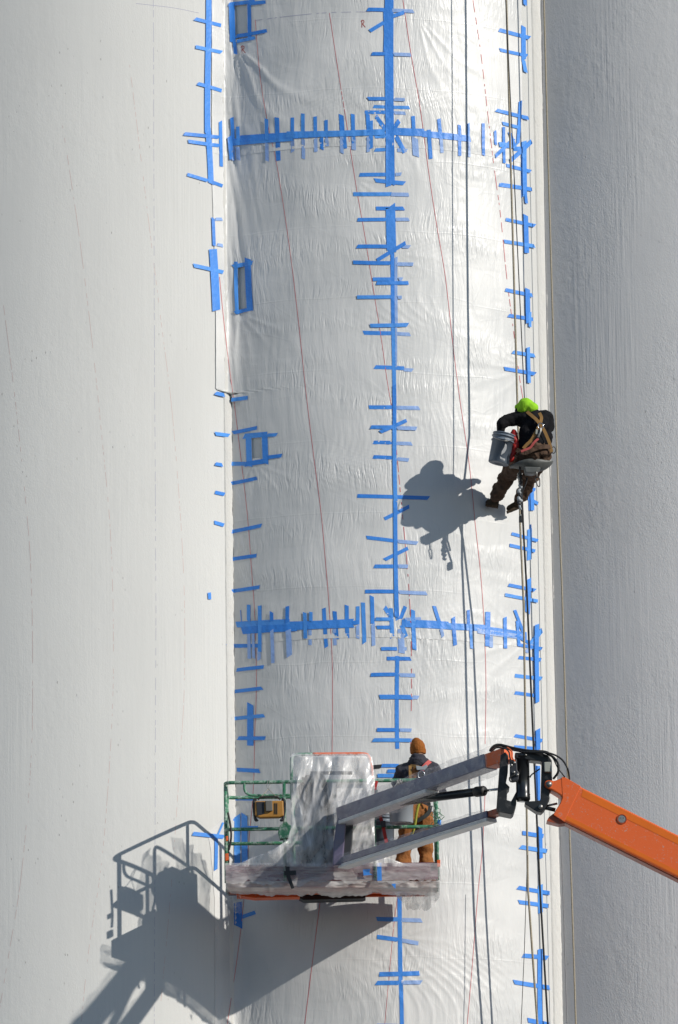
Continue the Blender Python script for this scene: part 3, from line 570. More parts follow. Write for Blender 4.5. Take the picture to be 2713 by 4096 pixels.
tag(rope('rope', [(2176, 0, .57), (2193, 640, .57), (2220, 1590, .57), (2248, 2350, .57), (2267, 3000, .57), (2285, 3500, .57), (2304, 4096, .57), (2310, 4400, .57)], .0105, 'tan_rope', 'light tan rope hanging in front of the grey right silo'), group=g)
tag(rope('rope', [(2168, 0, .78), (2176, 640, .78), (2193, 1590, .78), (2212, 2350, .78), (2232, 3134, .78), (2250, 3500, .78), (2269, 4096, .78), (2275, 4400, .78)], .0055, 'steel_cable', 'thin steel cable in the right joint beside the light tan rope', 'cable'), group=g)
# ------------------------------------------------------------------ boom lift with its work platform
Q = lambda pts, y: [W(a, b, y) for a, b in pts]
PXM = 0.00281                                     # metres per photo pixel at the platform
def add_translucent(name, k):
    m = MAT[name]; n = m.node_tree; out = n.nodes['Material Output']; b = n.nodes['Principled BSDF']
    t = n.nodes.new('ShaderNodeBsdfTranslucent'); t.inputs[0].default_value = (.85, .82, .8, 1); x = n.nodes.new('ShaderNodeMixShader'); x.inputs[0].default_value = k
    n.links.new(b.outputs[0], x.inputs[1]); n.links.new(t.outputs[0], x.inputs[2]); n.links.new(x.outputs[0], out.inputs[0])
add_translucent('wrapped_bright', .12)
YF, YB = -1.32, -0.30
P0 = W(905, 3528, YF); P1 = W(1752, 3516, YF)
x0, x1 = P0.x, P1.x; zf = P0.z; zt = W(905, 3461, YF).z; zr_ = W(905, 3131, YF).z; zm = W(905, 3318, YF).z
base = W(2700, 3400, -3.5)
lift = empty('boom_lift', (base.x + 4, -3.4, 0), 'orange boom lift with green railed work platform wrapped in clear film', 'boom lift')
rr = .0205
def rail(pts, name='rail', r=rr, m='green_paint', k=6, par=None): return MB().tube(smooth_path(pts, k) if k else pts, r, 10).build(name, m, par or lift, True)
def V(x, y, z): return Vector((x, y, z))
cR = .09
top = []
def rrect(z, ya, yb, c=.08):
    out = []
    for (cx_, cy_, a0) in ((x1 - c, ya + c, -90), (x1 - c, yb - c, 0), (x0 + c, yb - c, 90), (x0 + c, ya + c, 180)):
        for k in range(7):
            a = R_(a0 + 15 * k); out.append(V(cx_ + c * math.cos(a), cy_ + c * math.sin(a), z))
    return out
MB().tube(rrect(zr_, YF, YB), rr, 10, True).build('top_rail', 'green_paint', lift, True)
MB().tube(rrect(zm, YF, YB), rr, 10, True).build('mid_rail', 'green_paint', lift, True)
for (px, py) in ((x0, YF + .08), (x1, YF + .08), (x0, YB - .08), (x1, YB - .08)):
    rail([V(px, py, zf), V(px, py, zr_)], 'post', rr, k=0)
for (px, py) in ((x0 + .75, YB), (x1 - .75, YB), (x0 + .66, YF), (x1 - .70, YF)):
    rail([V(px, py, zf), V(px, py, zr_)], 'post', rr * .95, k=0)
rail([W(978, 3133, YF), W(978, 3155, YF), W(986, 3172, YF), W(1008, 3181, YF), W(1060, 3181, YF), W(1160, 3180, YF)], 'hanger_rail', .015)
# platform floor and toe boards
mb = MB().box(((x0 + x1) / 2, (YF + YB) / 2, zf + .02), x1 - x0 - .03, YB - YF - .03, .03)
mb.build('floor', 'orange_dark', lift)
mb = MB()
for yy in np.linspace(YF + .12, YB - .12, 4): mb.box(((x0 + x1) / 2, yy, zf - .028), x1 - x0 - .2, .05, .055)
mb.build('floor_beam', 'orange_paint', lift, bevel=.004)
MB().box(((x0 + x1) / 2, YF, (zf + zt) / 2), x1 - x0, .012, zt - zf).box(((x0 + x1) / 2, YB, (zf + zt) / 2), x1 - x0, .012, zt - zf).box((x0, (YF + YB) / 2, (zf + zt) / 2), .012, YB - YF - .02, zt - zf).box((x1, (YF + YB) / 2, (zf + zt) / 2), .012, YB - YF - .02, zt - zf).build('toe_board', 'wrapped_red', lift)
# the pivot tray below the floor
MB().prism([W(1195, 3578, -.62), W(1463, 3573, -.62), W(1463, 3590, -.62), W(1450, 3594, -.62), W(1215, 3600, -.62), W(1195, 3590, -.62)], (0, .25, 0)).build('pivot_tray', 'black_steel', lift, bevel=.006)
MB().prism([W(956, 3574, -.7), W(975, 3566, -.7), W(1200, 3570, -.7), W(1200, 3588, -.7), W(1020, 3592, -.7), W(962, 3584, -.7)], (0, .2, 0)).build('step_tray', 'orange_paint', lift, bevel=.006)
# raised control frame, console, brackets
rail([W(1168, 3200, YF + .04), W(1166, 3060, YF + .04), W(1170, 3030, YF + .04), W(1190, 3019, YF + .04), W(1250, 3017, YF + .04)], 'control_frame', .019, 'green_paint')
rail([W(1250, 3017, YF + .04), W(1380, 3016, YF + .04), W(1452, 3016, YF + .04), W(1474, 3026, YF + .04), W(1486, 3070, YF + .04), W(1494, 3190, YF + .04)], 'control_frame', .019, 'orange_paint')
rail([W(1240, 3092, YF + .05), W(1410, 3092, YF + .05)], 'console_bar', .02, 'console', 0)
MB().prism([W(1205, 3140, YF - .02), W(1222, 3100, YF - .02), W(1290, 3092, YF - .02), W(1312, 3130, YF - .02), W(1318, 3210, YF - .02), W(1280, 3300, YF - .02), W(1215, 3260, YF - .02), W(1195, 3190, YF - .02)], (0, .2, 0)).build('control_console', 'console', lift, bevel=.01)
MB().prism(Q([(1206, 3150), (1330, 3120), (1338, 3300), (1320, 3440), (1212, 3450)], YF + .03), (0, .34, 0)).build('pump_housing', 'console', lift, bevel=.02)  # dark bulk seen through the cover, enlarged to thicken the platform's shadow
MB().prism(Q([(1345, 3128), (1470, 3132), (1474, 3330), (1350, 3330)], YF + .05), (0, .012, 0)).build('control_panel', 'wrapped_bright', lift, bevel=.004)
MB().lathe(W(1222, 3160, YF - .05), (0, 1, 0), [(0, .0), (0, .09), (.06, .10), (.12, .09), (.12, 0)], 24).build('hose_reel', 'dark_plastic', lift, True)
MB().prism([W(1240, 3300, YF), W(1300, 3290, YF), W(1360, 3440, YF), W(1350, 3520, YF), W(1225, 3520, YF), W(1215, 3440, YF)], (0, .14, 0)).build('mount_plate', 'console', lift, bevel=.008)
MB().prism([W(1112, 3330, YF - .03), W(1120, 3300, YF - .03), W(1145, 3284, YF - .03), W(1160, 3300, YF - .03), W(1190, 3306, YF - .03), W(1192, 3330, YF - .03), W(1155, 3352, YF - .03), W(1120, 3356, YF - .03)], (0, .12, 0)).build('side_bracket', 'green_paint', lift, bevel=.01)
# jib: two parallel arms between the platform mount and the knuckle
ya, yk = -1.58, -3.5
A1, B1 = W(1372, 3262, ya), W(2030, 3022, yk); A2, B2 = W(1372, 3447, ya), W(2024, 3240, yk)
dj = (B1 - A1).normalized(); sidej = dj.cross(V(0, 0, 1)).normalized()
E1 = A1.lerp(B1, .90); E2 = A2.lerp(B2, .915)
arm = MB().beam(A1, E1, .20, .16).build('upper_jib_arm', 'wrapped_shade', lift, bevel=.012)
MB().beam(A1 - V(0, 0, .096) , A1.lerp(B1, .55) - V(0, 0, .096), .21, .045).build('bright_underside', 'wrapped_bright', lift, bevel=.01)  # strip added below the arm to imitate its bright underside
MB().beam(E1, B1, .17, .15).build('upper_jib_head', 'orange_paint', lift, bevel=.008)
MB().beam(A2, E2, .15, .075).build('lower_jib_arm', 'wrapped_shade', lift, bevel=.008)
MB().beam(A2 - V(0, 0, .060), E2 - V(0, 0, .060), .16, .042).build('bright_underside', 'wrapped_bright', lift, bevel=.008)  # same added brightening strip for the lower arm
MB().beam(E2, B2, .12, .065).build('lower_jib_head', 'orange_dark', lift, bevel=.006)
MB().prism(Q([(1366, 3226), (1392, 3222), (1384, 3300), (1372, 3458), (1330, 3464), (1334, 3380), (1346, 3290)], ya - .10), (0, .2, 0)).build('jib_link', 'wrapped_shade', lift, bevel=.014)
MB().prism(Q([(1374, 3300), (1414, 3290), (1410, 3370), (1402, 3420), (1372, 3428), (1370, 3360)], ya - .02), (0, .12, 0)).build('rotator_plate', 'console', lift, bevel=.01)
c0 = W(1560, 3213, -2.12); c1 = W(1902, 3168, -3.0); c2 = W(1940, 3163, -3.1); c3 = W(1996, 3156, -3.24)
MB().tube([c0, c1], .047, 18).build('jib_cylinder', 'cylinder_black', lift, True)
MB().tube([c1, c1.lerp(c2, .1), c1.lerp(c2, .9), c2], [.05, .058, .056, .045], 18).build('cylinder_gland', 'rubber', lift, True)
MB().tube([c2, c3], .015, 12).build('cylinder_rod', 'chrome', lift, True)
ax = V(0, .0, 0)
MB().prism(Q([(2003, 3020), (2022, 3008), (2034, 3022), (2032, 3090), (2024, 3132), (2040, 3148), (2030, 3160), (2028, 3200), (2045, 3205), (2066, 3165), (2066, 3215), (2056, 3250), (2046, 3258), (1998, 3248), (1987, 3236), (1993, 3150)], yk - .14), (0, .30, 0)).build('knuckle_plate', 'black_steel', lift, bevel=.006)
rb = W(2093, 3206, yk - .13); rt = W(2090, 3020, yk - .13)
axr = (rt - rb); Lr = axr.length
MB().lathe(rb, axr, [(0, .001), (0, .066), (.02, .072), (.02, .078), (.055, .078), (.06, .074), (.075, .080), (.085, .074), (Lr - .03, .074), (Lr - .03, .085), (Lr, .085), (Lr + .012, .05), (Lr + .012, .001)], 36).build('rotator', 'cylinder_black', lift, True)
MB().prism(Q([(2060, 3010), (2160, 3008), (2195, 3022), (2208, 3042), (2208, 3062), (2176, 3062), (2165, 3045), (2120, 3040), (2062, 3032)], yk - .2), (0, .2, 0)).build('knuckle_bracket', 'black_steel', lift, bevel=.008)
MB().prism(Q([(2168, 3046), (2208, 3056), (2210, 3140), (2196, 3180), (2200, 3192), (2180, 3236), (2166, 3250), (2146, 3246), (2100, 3216), (2100, 3206), (2160, 3202), (2164, 3190)], yk - .2), (0, .2, 0)).build('knuckle_bracket', 'black_steel', lift, bevel=.008)
MB().prism(Q([(2176, 3048), (2206, 3046), (2208, 3088), (2178, 3087)], yk - .26), (0, .09, 0)).build('junction_box', 'grey_box', lift, bevel=.01)
MB().prism(Q([(2040, 3040), (2068, 3036), (2070, 3080), (2078, 3092), (2074, 3120), (2050, 3126), (2040, 3100)], yk - .28), (0, .1, 0)).build('valve_block', 'dark_plastic', lift, bevel=.008)
for (px, py) in ((2046, 3060), (2058, 3050), (2056, 3088), (2070, 3098)): MB().lathe(W(px, py, yk - .31), (0, 1, 0), [(0, 0), (0, .014), (.04, .016), (.04, 0)], 12).build('valve_fitting', 'steel', lift, True)
yb = yk - .25
boom = MB().prism(Q([(2178, 3132), (2184, 3122), (2200, 3118), (2216, 3124), (2255, 3108), (2323, 3147), (2713, 3341), (4600, 4280), (4600, 4452), (2713, 3512), (2255, 3284), (2213, 3258), (2226, 3236), (2240, 3214), (2248, 3192), (2243, 3181), (2210, 3161), (2190, 3152), (2179, 3143)], yb), (0, .27, 0)).build('boom', 'orange_paint', lift, bevel=.03)
MB().prism(Q([(2246, 3110), (2256, 3106), (2324, 3145), (2258, 3287), (2214, 3259), (2226, 3238), (2242, 3214), (2251, 3192)], yb - .004), (0, .278, 0)).build('boom_sleeve', 'orange_paint', lift, bevel=.004)
mat('edge_highlight', (.82, .17, .008), .3, 0, (12, .3, .003), .5, var=.18, var_scale=3.)  # saturated orange paints in the highlight along the boom's bends
MB().prism(Q([(2332, 3158), (4600, 4287), (4600, 4313), (2326, 3186)], yb - .0025), (0, .005, 0)).build('bend_highlight', 'edge_highlight', lift)
MB().prism(Q([(2268, 3262), (4600, 4424), (4600, 4442), (2262, 3278)], yb - .0025), (0, .005, 0)).build('bend_highlight', 'edge_highlight', lift)
MB().prism(Q([(2187, 3284), (2196, 3268), (2214, 3254), (2262, 3284), (2713, 3512), (4600, 4452), (4600, 4458), (2713, 3519), (2262, 3293), (2236, 3296)], yb + .03), (0, .21, 0)).build('wear_strip', 'orange_dark', lift, bevel=.003)
MB().lathe(W(2197, 3135, yb - .03), (0, 1, 0), [(0, 0), (0, .024), (.02, .024), (.022, .034), (.4, .034)], 20).build('pivot_pin', 'steel', lift, True)
MB().lathe(W(2163, 3226, yk - .23), (0, 1, 0), [(0, 0), (0, .022), (.03, .024), (.3, .024)], 16).build('pivot_pin', 'steel', lift, True)
MB().lathe(W(2488, 3276, yb - .006), (0, 1, 0), [(0, 0), (0, .040), (.01, .041)], 28).build('access_cover', 'steel', lift)
MB().lathe(W(2488, 3276, yb - .010), (0, 1, 0), [(0.004, .043), (0, .045), (0, .053), (.012, .056)], 28).build('access_ring', 'orange_dark', lift)
for (a, b) in (((2482, 3272)), (2494, 3272)): MB().lathe(W(a, b, yb - .009), (0, 1, 0), [(0, 0), (0, .005), (.004, .005)], 8).build('access_screw', 'rubber', lift)
MB().tube([W(2176, 3230, yk - .16), W(2222, 3240, yk - .16)], .022, 12).build('level_cylinder', 'cylinder_black', lift, True)
MB().tube([W(2185, 3224, yk - .12), W(2230, 3214, yk - .12)], .012, 10).build('level_rod', 'steel', lift, True)
def hose(pts, r=.011, m='rubber', name='hose'):
    P = [W(a, b, y) for a, b, y in pts]; return MB().tube(smooth_path(P, 7), r, 9).build(name, m, lift, True)
hose([(1962, 3002, yk + .2), (1975, 2986, yk + .1), (2000, 2980, yk), (2050, 2992, yk - .1), (2110, 3003, yk - .2), (2180, 3008, yk - .25), (2204, 3022, yk - .25)], .017)
hose([(1966, 3010, yk + .15), (1988, 2990, yk), (2040, 2998, yk - .1), (2100, 3008, yk - .22), (2175, 3010, yk - .3), (2215, 3018, yk - .3), (2250, 3040, yk - .3), (2272, 3078, yk - .3), (2278, 3120, yk - .2)], .010)
hose([(2180, 3010, yk - .2), (2215, 3030, yk - .25), (2234, 3060, yk - .3), (2232, 3090, yk - .3), (2214, 3115, yk - .25)], .013)
hose([(2180, 3012, yk - .2), (2210, 3030, yk - .25), (2232, 3072, yk - .3), (2260, 3108, yk - .25)], .007)
hose([(2020, 2992, yk - .12), (2036, 3008, yk - .2), (2040, 3030, yk - .26), (2048, 3050, yk - .3)], .008)
hose([(2030, 2990, yk - .12), (2048, 3006, yk - .2), (2050, 3030, yk - .28), (2060, 3046, yk - .3)], .008, 'orange_paint')
hose([(2060, 3098, yk - .3), (2040, 3110, yk - .3), (2044, 3126, yk - .3), (2070, 3124, yk - .3)], .009)
hose([(2160, 3075, yk - .2), (2128, 3098, yk - .2), (2120, 3110, yk - .2)], .008)
hose([(1210, 3110, YF - .06), (1240, 3180, YF - .08), (1215, 3260, YF - .07), (1240, 3340, YF - .06), (1290, 3420, YF - .06), (1340, 3455, YF - .1)], .014)
hose([(1250, 3110, YF - .06), (1270, 3180, YF - .09), (1255, 3280, YF - .07), (1300, 3380, YF - .08), (1345, 3430, YF - .12)], .012)
hose([(916, 3400, YF - .02), (925, 3350, YF - .03), (922, 3300, YF - .03), (912, 3250, YF - .02)], .012)
MB().prism(Q([(901, 3415), (914, 3412), (915, 3440), (902, 3444)], YF - .05), (0, .05, 0)).build('rail_clamp', 'orange_paint', lift, bevel=.004)
MB().prism(Q([(903, 3345), (913, 3343), (913, 3362), (904, 3364)], YF - .05), (0, .05, 0)).build('rail_clamp', 'orange_paint', lift, bevel=.004)
MB().prism(Q([(1748, 3440), (1762, 3438), (1762, 3466), (1749, 3468)], YF - .05), (0, .05, 0)).build('rail_clamp', 'orange_paint', lift, bevel=.004)
MB().tube([W(1757, 3280, YF - .02), W(1757, 3300, YF - .02)], .023, 12).build('tape_wrap', 'blue_tape', lift, True)

# ------------------------------------------------------------------ clear film over the platform
def drape(name, rows, m, depth, nu, label=None, cat=None, amp=.03, fx=16, fz=2.2, seed=0, parent=None, tuck=.0, ragged=0., skew=0.):
    """rows: (photo row, left x, right x, y depth); vertical folds of real depth"""
    rows = sorted(rows); ys = [r[0] for r in rows]; nv = 130
    V_ = np.linspace(ys[0], ys[-1], nv + 1); vs = []
    for j, vy in enumerate(V_):
        l = np.interp(vy, ys, [r[1] for r in rows]); r_ = np.interp(vy, ys, [r[2] for r in rows]); d = np.interp(vy, ys, [r[3] for r in rows])
        for i in range(nu + 1):
            t = i / nu; x = l + (r_ - l) * t; e = math.sin(math.pi * t) ** .5
            n1 = noise.noise(Vector(((x + skew * vy) / 1000 * fx * 2 + seed + .6 * noise.noise(Vector((x * .004, vy * .006, seed))), vy / 1000 * fz, seed))); n2 = noise.noise(Vector((x / 1000 * fx * 6, vy / 1000 * fz * 4, seed + 4)))
            n2 = .6 * n2 - abs(noise.noise(Vector((x / 1000 * fx * 7 + vy * .01, vy / 1000 * fz * 5, seed + 9)))) * 1.3
            rg = ragged * (noise.noise(Vector((x * .013, seed, 1))) * 1.3 + .6 * noise.noise(Vector((x * .05, seed, 3))) + .5 * abs(noise.noise(Vector((x * .11, seed, 2))))) * (j / nv) ** 5
            p = W(x, vy + rg, d - amp * (abs(n1) * 2.6 + .5 * n2) - depth * e + tuck * (1 - e)); vs.append(p)
    fs = [(j * (nu + 1) + i, j * (nu + 1) + i + 1, (j + 1) * (nu + 1) + i + 1, (j + 1) * (nu + 1) + i) for j in range(nv) for i in range(nu)]
    o = mesh_obj(name, vs, fs, m, parent, True)
    return tag(o, label, cat) if label else o
drape('plastic_cover', [(3014, 1172, 1470, -1.33), (3026, 1162, 1490, -1.40), (3120, 1160, 1500, -1.44), (3200, 1164, 1498, -1.46), (3300, 1166, 1500, -1.47), (3360, 1150, 1500, -1.48), (3400, 1090, 1500, -1.47), (3430, 1010, 1550, -1.45), (3466, 930, 1650, -1.43)],
      'clear_cover', .05, 150, 'crumpled clear plastic draped over the control console of the lift platform', 'plastic cover', .050, 4.5, 2.6, 3.1, skew=.25)
cb_ = drape('cover_shadow_layer', [(3018, 1178, 1465, -1.05), (3120, 1172, 1488, -1.0), (3300, 1170, 1492, -1.0), (3460, 1150, 1500, -1.02)], 'clear_cover', -.04, 90, None, None, .05, 6, 3.0, 6.1, parent=[o for o in bpy.data.objects if o.name.startswith('plastic_cover')][0])  # second film layer added to make the platform's cast shadow more solid
drape('film_wrap', [(3452, 901, 1763, -1.41), (3462, 901, 1763, -1.43), (3530, 902, 1761, -1.43)], 'clear_wrap', .0, 110,
      'stretch film wound round the toe boards and underside of the platform', 'plastic wrap', .012, 6, 10, 8.2, ragged=22)
drape('film_bag', [(3524, 903, 1760, -1.40), (3550, 903, 1758, -1.38), (3566, 915, 1750, -1.30), (3580, 940, 1740, -1.1)], 'milky_film', .0, 110,
      'milky bunched film hanging in a band below the platform floor', 'plastic wrap', .02, 7, 12, 4.2, ragged=12)
drape('film_wrap', [(3565, 905, 960, -1.1), (3600, 908, 965, -1.0), (3630, 925, 970, -.9), (3665, 948, 966, -.9)], 'clear_thin', .03, 20, 'torn flap of clear film hanging at the left end of the platform', 'plastic wrap', .03, 20, 8, 1.7, ragged=30)
drape('film_wrap', [(3550, 1560, 1760, -1.1), (3590, 1590, 1758, -1.0), (3610, 1610, 1740, -.95), (3632, 1630, 1700, -.9)], 'clear_cover', .05, 26, 'bunched hanging film at the right end of the platform', 'plastic wrap', .04, 20, 8, 5.7, ragged=24)
wrapj = MB()
def wrap_beam(A, B, wd, ht, t0, t1, name, seed):
    vs = []; n = 46; k = 18; d = (B - A).normalized(); r = d.cross(V(0, 0, 1)).normalized(); u = r.cross(d); u = u if u.z > 0 else -u
    for j in range(n + 1):
        c = A.lerp(B, t0 + (t1 - t0) * j / n)
        for i in range(k):
            a = 2 * math.pi * i / k; ca, sa = math.cos(a), math.sin(a); q = 1 / max(abs(ca), abs(sa)) ** .8
            e = 1 + .22 * noise.noise(Vector((j * .35, i * .7, seed))) + .1
            vs.append(c + r * ca * q * wd / 2 * e + u * sa * q * ht / 2 * e)
    fs = [(j * k + i, j * k + (i + 1) % k, (j + 1) * k + (i + 1) % k, (j + 1) * k + i) for j in range(n) for i in range(k)]
    return mesh_obj(name, vs, fs, 'clear_thin', lift, True)
wrap_beam(A1, B1, .25, .27, .0, .93, 'film_sleeve', 2); wrap_beam(A2, B2, .18, .13, 0, .9, 'film_sleeve', 5)

# ------------------------------------------------------------------ things on the platform
def strip3(name, pts, wd, m, parent=None, thick=.004, label=None, cat=None, nrm=(0, -1, 0)):
    """strap: flat band along points"""
    P = smooth_path(pts, 5) if len(pts) > 2 else [Vector(p) for p in pts]; nn = Vector(nrm); mb = MB(); vs = []
    for i, p in enumerate(P):
        t = (P[min(i + 1, len(P) - 1)] - P[max(i - 1, 0)]).normalized(); s_ = t.cross(nn).normalized() * wd / 2; q = nn * thick / 2
        vs += [p - s_ + q, p + s_ + q, p + s_ - q, p - s_ - q]
    n = len(P); fs = [(i * 4 + k, i * 4 + (k + 1) % 4, i * 4 + 4 + (k + 1) % 4, i * 4 + 4 + k) for i in range(n - 1) for k in range(4)] + [(0, 1, 2, 3), (n * 4 - 1, n * 4 - 2, n * 4 - 3, n * 4 - 4)]
    o = mb.add(vs, fs).build(name, m, parent, False); return tag(o, label, cat) if label else o
yr = YF - .10
radio = empty('jobsite_radio', W(1075, 3272, yr), 'yellow and black jobsite radio hanging on cords from the green rail', 'radio')
MB().prism(Q([(1020, 3204), (1134, 3202), (1136, 3262), (1118, 3268), (1040, 3270), (1020, 3262)], yr - .05), (0, .11, 0)).build('radio_body', 'yellow_plastic', radio, bevel=.012)
MB().prism(Q([(1026, 3208), (1056, 3207), (1058, 3255), (1030, 3262)], yr - .056), (0, .01, 0)).build('speaker_grille', 'dark_plastic', radio)
MB().prism(Q([(1062, 3202), (1089, 3202), (1091, 3243), (1064, 3245)], yr - .085), (0, .06, 0)).build('battery_pack', 'battery_grey', radio, bevel=.006)
for xx in (1099, 1107): MB().prism(Q([(xx, 3212), (xx + 3, 3212), (xx + 3, 3256), (xx, 3256)], yr - .058), (0, .01, 0)).build('trim_rib', 'dark_plastic', radio)
for s_, xx in ((-1, 1018), (1, 1136)):
    MB().tube(smooth_path([W(xx - s_ * 8, 3196, yr), W(xx + s_ * 2, 3206, yr), W(xx + s_ * 1, 3245, yr), W(xx - s_ * 5, 3279, yr), W(xx - s_ * 14, 3278, yr)], 5), .017, 10).build('bumper_bar', 'dark_plastic', radio, True)
MB().tube(smooth_path([W(1034, 3200, yr), W(1044, 3190, yr), W(1104, 3188, yr), (W(1122, 3198, yr))], 5), .010, 10).build('handle', 'rubber', radio, True)
for a in (1036, 1116): MB().tube([W(1074, 3156, yr + .02), W(a, 3198, yr)], .0035, 6).build('hanging_cord', 'tan_rope', radio, True)
MB().tube(smooth_path([W(1072, 3122, YF - .025), W(1068, 3140, yr + .03), W(1074, 3156, yr + .02), W(1080, 3140, yr + .03), W(1076, 3122, YF - .025)], 5), .004, 8).build('hook', 'steel', radio, True)

def pail(name, top, axis, h, rt_, rb_, m, label, parent=None, handle=True):
    root = empty(name, top, label, 'bucket'); ax = Vector(axis).normalized()
    prof = [(0, rt_ - .012), (0, rt_ + .003), (.012, rt_ + .003), (.012, rt_ - .002), (.035, rt_ - .003), (.035, rt_ + .008), (.042, rt_ + .008), (.042, rt_ - .004), (.085, rt_ - .006), (.085, rt_ + .006), (.092, rt_ + .006), (.092, rt_ - .007), (h, rb_), (h + .006, rb_ - .006), (h + .006, .055), (h - .004, .05), (h - .004, .001)]
    MB().lathe(top, ax, prof, 44).build('pail_body', m, root, True)
    MB().lathe(Vector(top) + ax * .002, ax, [(0, rt_ - .011), (.09, rt_ - .017), (h - .01, rb_ - .008), (h - .01, .001)], 44).build('pail_inside', m, root, True)
    return root
pl = pail('grey_bucket', W(1604, 3170, YF - .17), (0.005, 0, -1), .345, .145, .13, 'light_pail', 'light grey bucket hanging on the platform rail beside the standing worker')
MB().tube(smooth_path([W(1556, 3175, YF - .17), W(1576, 3150, YF - .1), W(1596, 3128, YF - .02), W(1630, 3150, YF - .1), W(1652, 3175, YF - .17)], 5), .004, 8).build('bail_handle', 'steel', pl, True)
pail('dark_bucket', W(1528, 3262, -1.05), (0, 0, -1), .345, .145, .13, 'grey_pail', 'dark grey bucket inside the platform behind the red strap')
MB().tube(smooth_path([W(1588, 3142, YF - .03), W(1590, 3118, YF - .03), W(1597, 3138, YF - .03), W(1600, 3114, YF - .03), W(1606, 3136, YF - .03), W(1610, 3116, YF - .03), W(1604, 3144, YF - .03)], 5), .005, 8).build('wire_hook', 'steel', pl, True)
ls = empty('red_lanyard', W(1525, 3380, YF - .06), 'red and black webbing lanyard hanging down from the green top rail', 'lanyard')
strip3('strap', [W(1508, 3124, YF - .04), W(1502, 3160, YF - .05), W(1512, 3220, YF - .05)], .030, 'red_strap', ls)
strip3('strap', [W(1512, 3218, YF - .05), W(1520, 3260, YF - .06), W(1532, 3300, YF - .06), W(1540, 3340, YF - .06), W(1550, 3385, YF - .06)], .038, 'red_strap', ls)
MB().prism(Q([(1500, 3160), (1512, 3158), (1514, 3178), (1502, 3180)], YF - .07), (0, .03, 0)).build('buckle', 'steel', ls, bevel=.003)
MB().prism(Q([(1522, 3285), (1542, 3282), (1544, 3306), (1526, 3310)], YF - .08), (0, .03, 0)).build('buckle', 'dark_plastic', ls, bevel=.003)
for pts_, mm in (([(1140, 3452), (1158, 3450), (1160, 3500), (1178, 3552), (1166, 3556), (1146, 3505)], 'black_tape'), ([(1136, 3484), (1185, 3482), (1185, 3500), (1138, 3501)], 'black_tape'), ([(1508, 3452), (1526, 3451), (1528, 3522), (1510, 3523)], 'blue_tape'), ([(1452, 3478), (1482, 3476), (1478, 3492), (1490, 3499), (1455, 3502)], 'blue_tape'), ([(1566, 3536), (1584, 3534), (1582, 3556)], 'blue_tape')):
    MB().prism(Q(pts_, -1.475), (0, .002, 0)).build('tape_patch', mm, lift)
bl = MB()
for k in range(26):
    a = W(1746 + random.uniform(-8, 16), 3225 + k * 5 + random.uniform(-6, 6), YF - .02 + random.uniform(-.03, .03)); b = a + V(random.uniform(-.05, .05), random.uniform(-.04, .04), random.uniform(-.07, .07)); c = b + V(random.uniform(-.06, .06), random.uniform(-.03, .03), random.uniform(-.05, .05))
    bl.tube(smooth_path([a, b, c], 4), .004, 5)
tag(bl.build('rail_netting', 'green_net', None, True), 'tangled green netting bunched round the right platform post', 'netting')

# ------------------------------------------------------------------ people
def hand(mb, wr, fwd, up, s=1.0, curl=.9, side=1):
    """palm, four unequal bent fingers and a thumb leaving the side of the palm"""
    f = Vector(fwd).normalized(); u = Vector(up); u = (u - u.dot(f) * f).normalized(); r = f.cross(u) * side
    rot = Matrix((r, f, u)).transposed()
    mb.cap(wr, .027 * s, Vector(wr) + f * .03, .03 * s)
    mb.ell(Vector(wr) + f * .05 * s, (.042 * s, .052 * s, .017 * s), rot)
    for i, L in enumerate((.068, .078, .072, .056)):
        o = Vector(wr) + f * .088 * s + r * (-.030 + .020 * i) * s; d1 = (f * math.cos(curl * .6) - u * math.sin(curl * .6)); d2 = (f * math.cos(curl * 1.5) - u * math.sin(curl * 1.5)); d3 = (f * math.cos(curl * 2.1) - u * math.sin(curl * 2.1))
        a = o + d1 * L * .45 * s; b = a + d2 * L * .33 * s; c = b + d3 * L * .25 * s
        mb.cap(o - f * .015, .0095 * s, a, .009 * s, 10).cap(a, .009 * s, b, .0085 * s, 10).cap(b, .0085 * s, c, .008 * s, 10)
    o = Vector(wr) + f * .028 * s - r * .036 * s; a = o + (f * .6 - r * .75 - u * .2).normalized() * .036 * s; b = a + (f * .85 - r * .2 - u * .45).normalized() * .03 * s
    mb.cap(o + r * .01, .014 * s, a, .011 * s, 10).cap(a, .011 * s, b, .009 * s, 10)

# -- worker standing on the platform, seen from behind
ym = -.86
fz = zf + .04
pf = W(1665, 3300, ym); px_ = pf.x
m2 = empty('person', (px_, ym, fz), 'standing worker seen from behind in rust beanie, grey hoodie and tan work trousers', 'person')
X = lambda s_: W(s_, 3200, ym).x
zz = lambda s_: W(1670, s_, ym).z
head = V(X(1676), ym + .01, zz(3000)); neck = V(X(1674), ym + .0, zz(3052)); shL = V(X(1607), ym + .01, zz(3085)); shR = V(X(1742), ym + .01, zz(3085)); chest = V(X(1672), ym, zz(3105)); waist = V(X(1668), ym + .01, zz(3215)); hip = V(X(1668), ym, zz(3262))
elL = V(X(1590), ym + .02, zz(3165)); elR = V(X(1764), ym + .02, zz(3170)); wrL = V(X(1600), ym + .27, zz(3165)); wrR = V(X(1752), ym + .27, zz(3165))
kL = V(X(1612), ym + .03, zz(3412)); kR = V(X(1700), ym + .02, zz(3412)); aL = V(X(1602), ym, fz + .09); aR = V(X(1704), ym - .01, fz + .09)
hL = V(X(1640), ym, zz(3272)); hR = V(X(1698), ym, zz(3272))
b = MB(); b.ell(head, (.076, .096, .112)).cap(head - V(0, 0, .06), .055, neck, .056).cap(neck, .058, chest, .09).cap(chest, .10, waist, .09).cap(waist, .09, hip, .10)
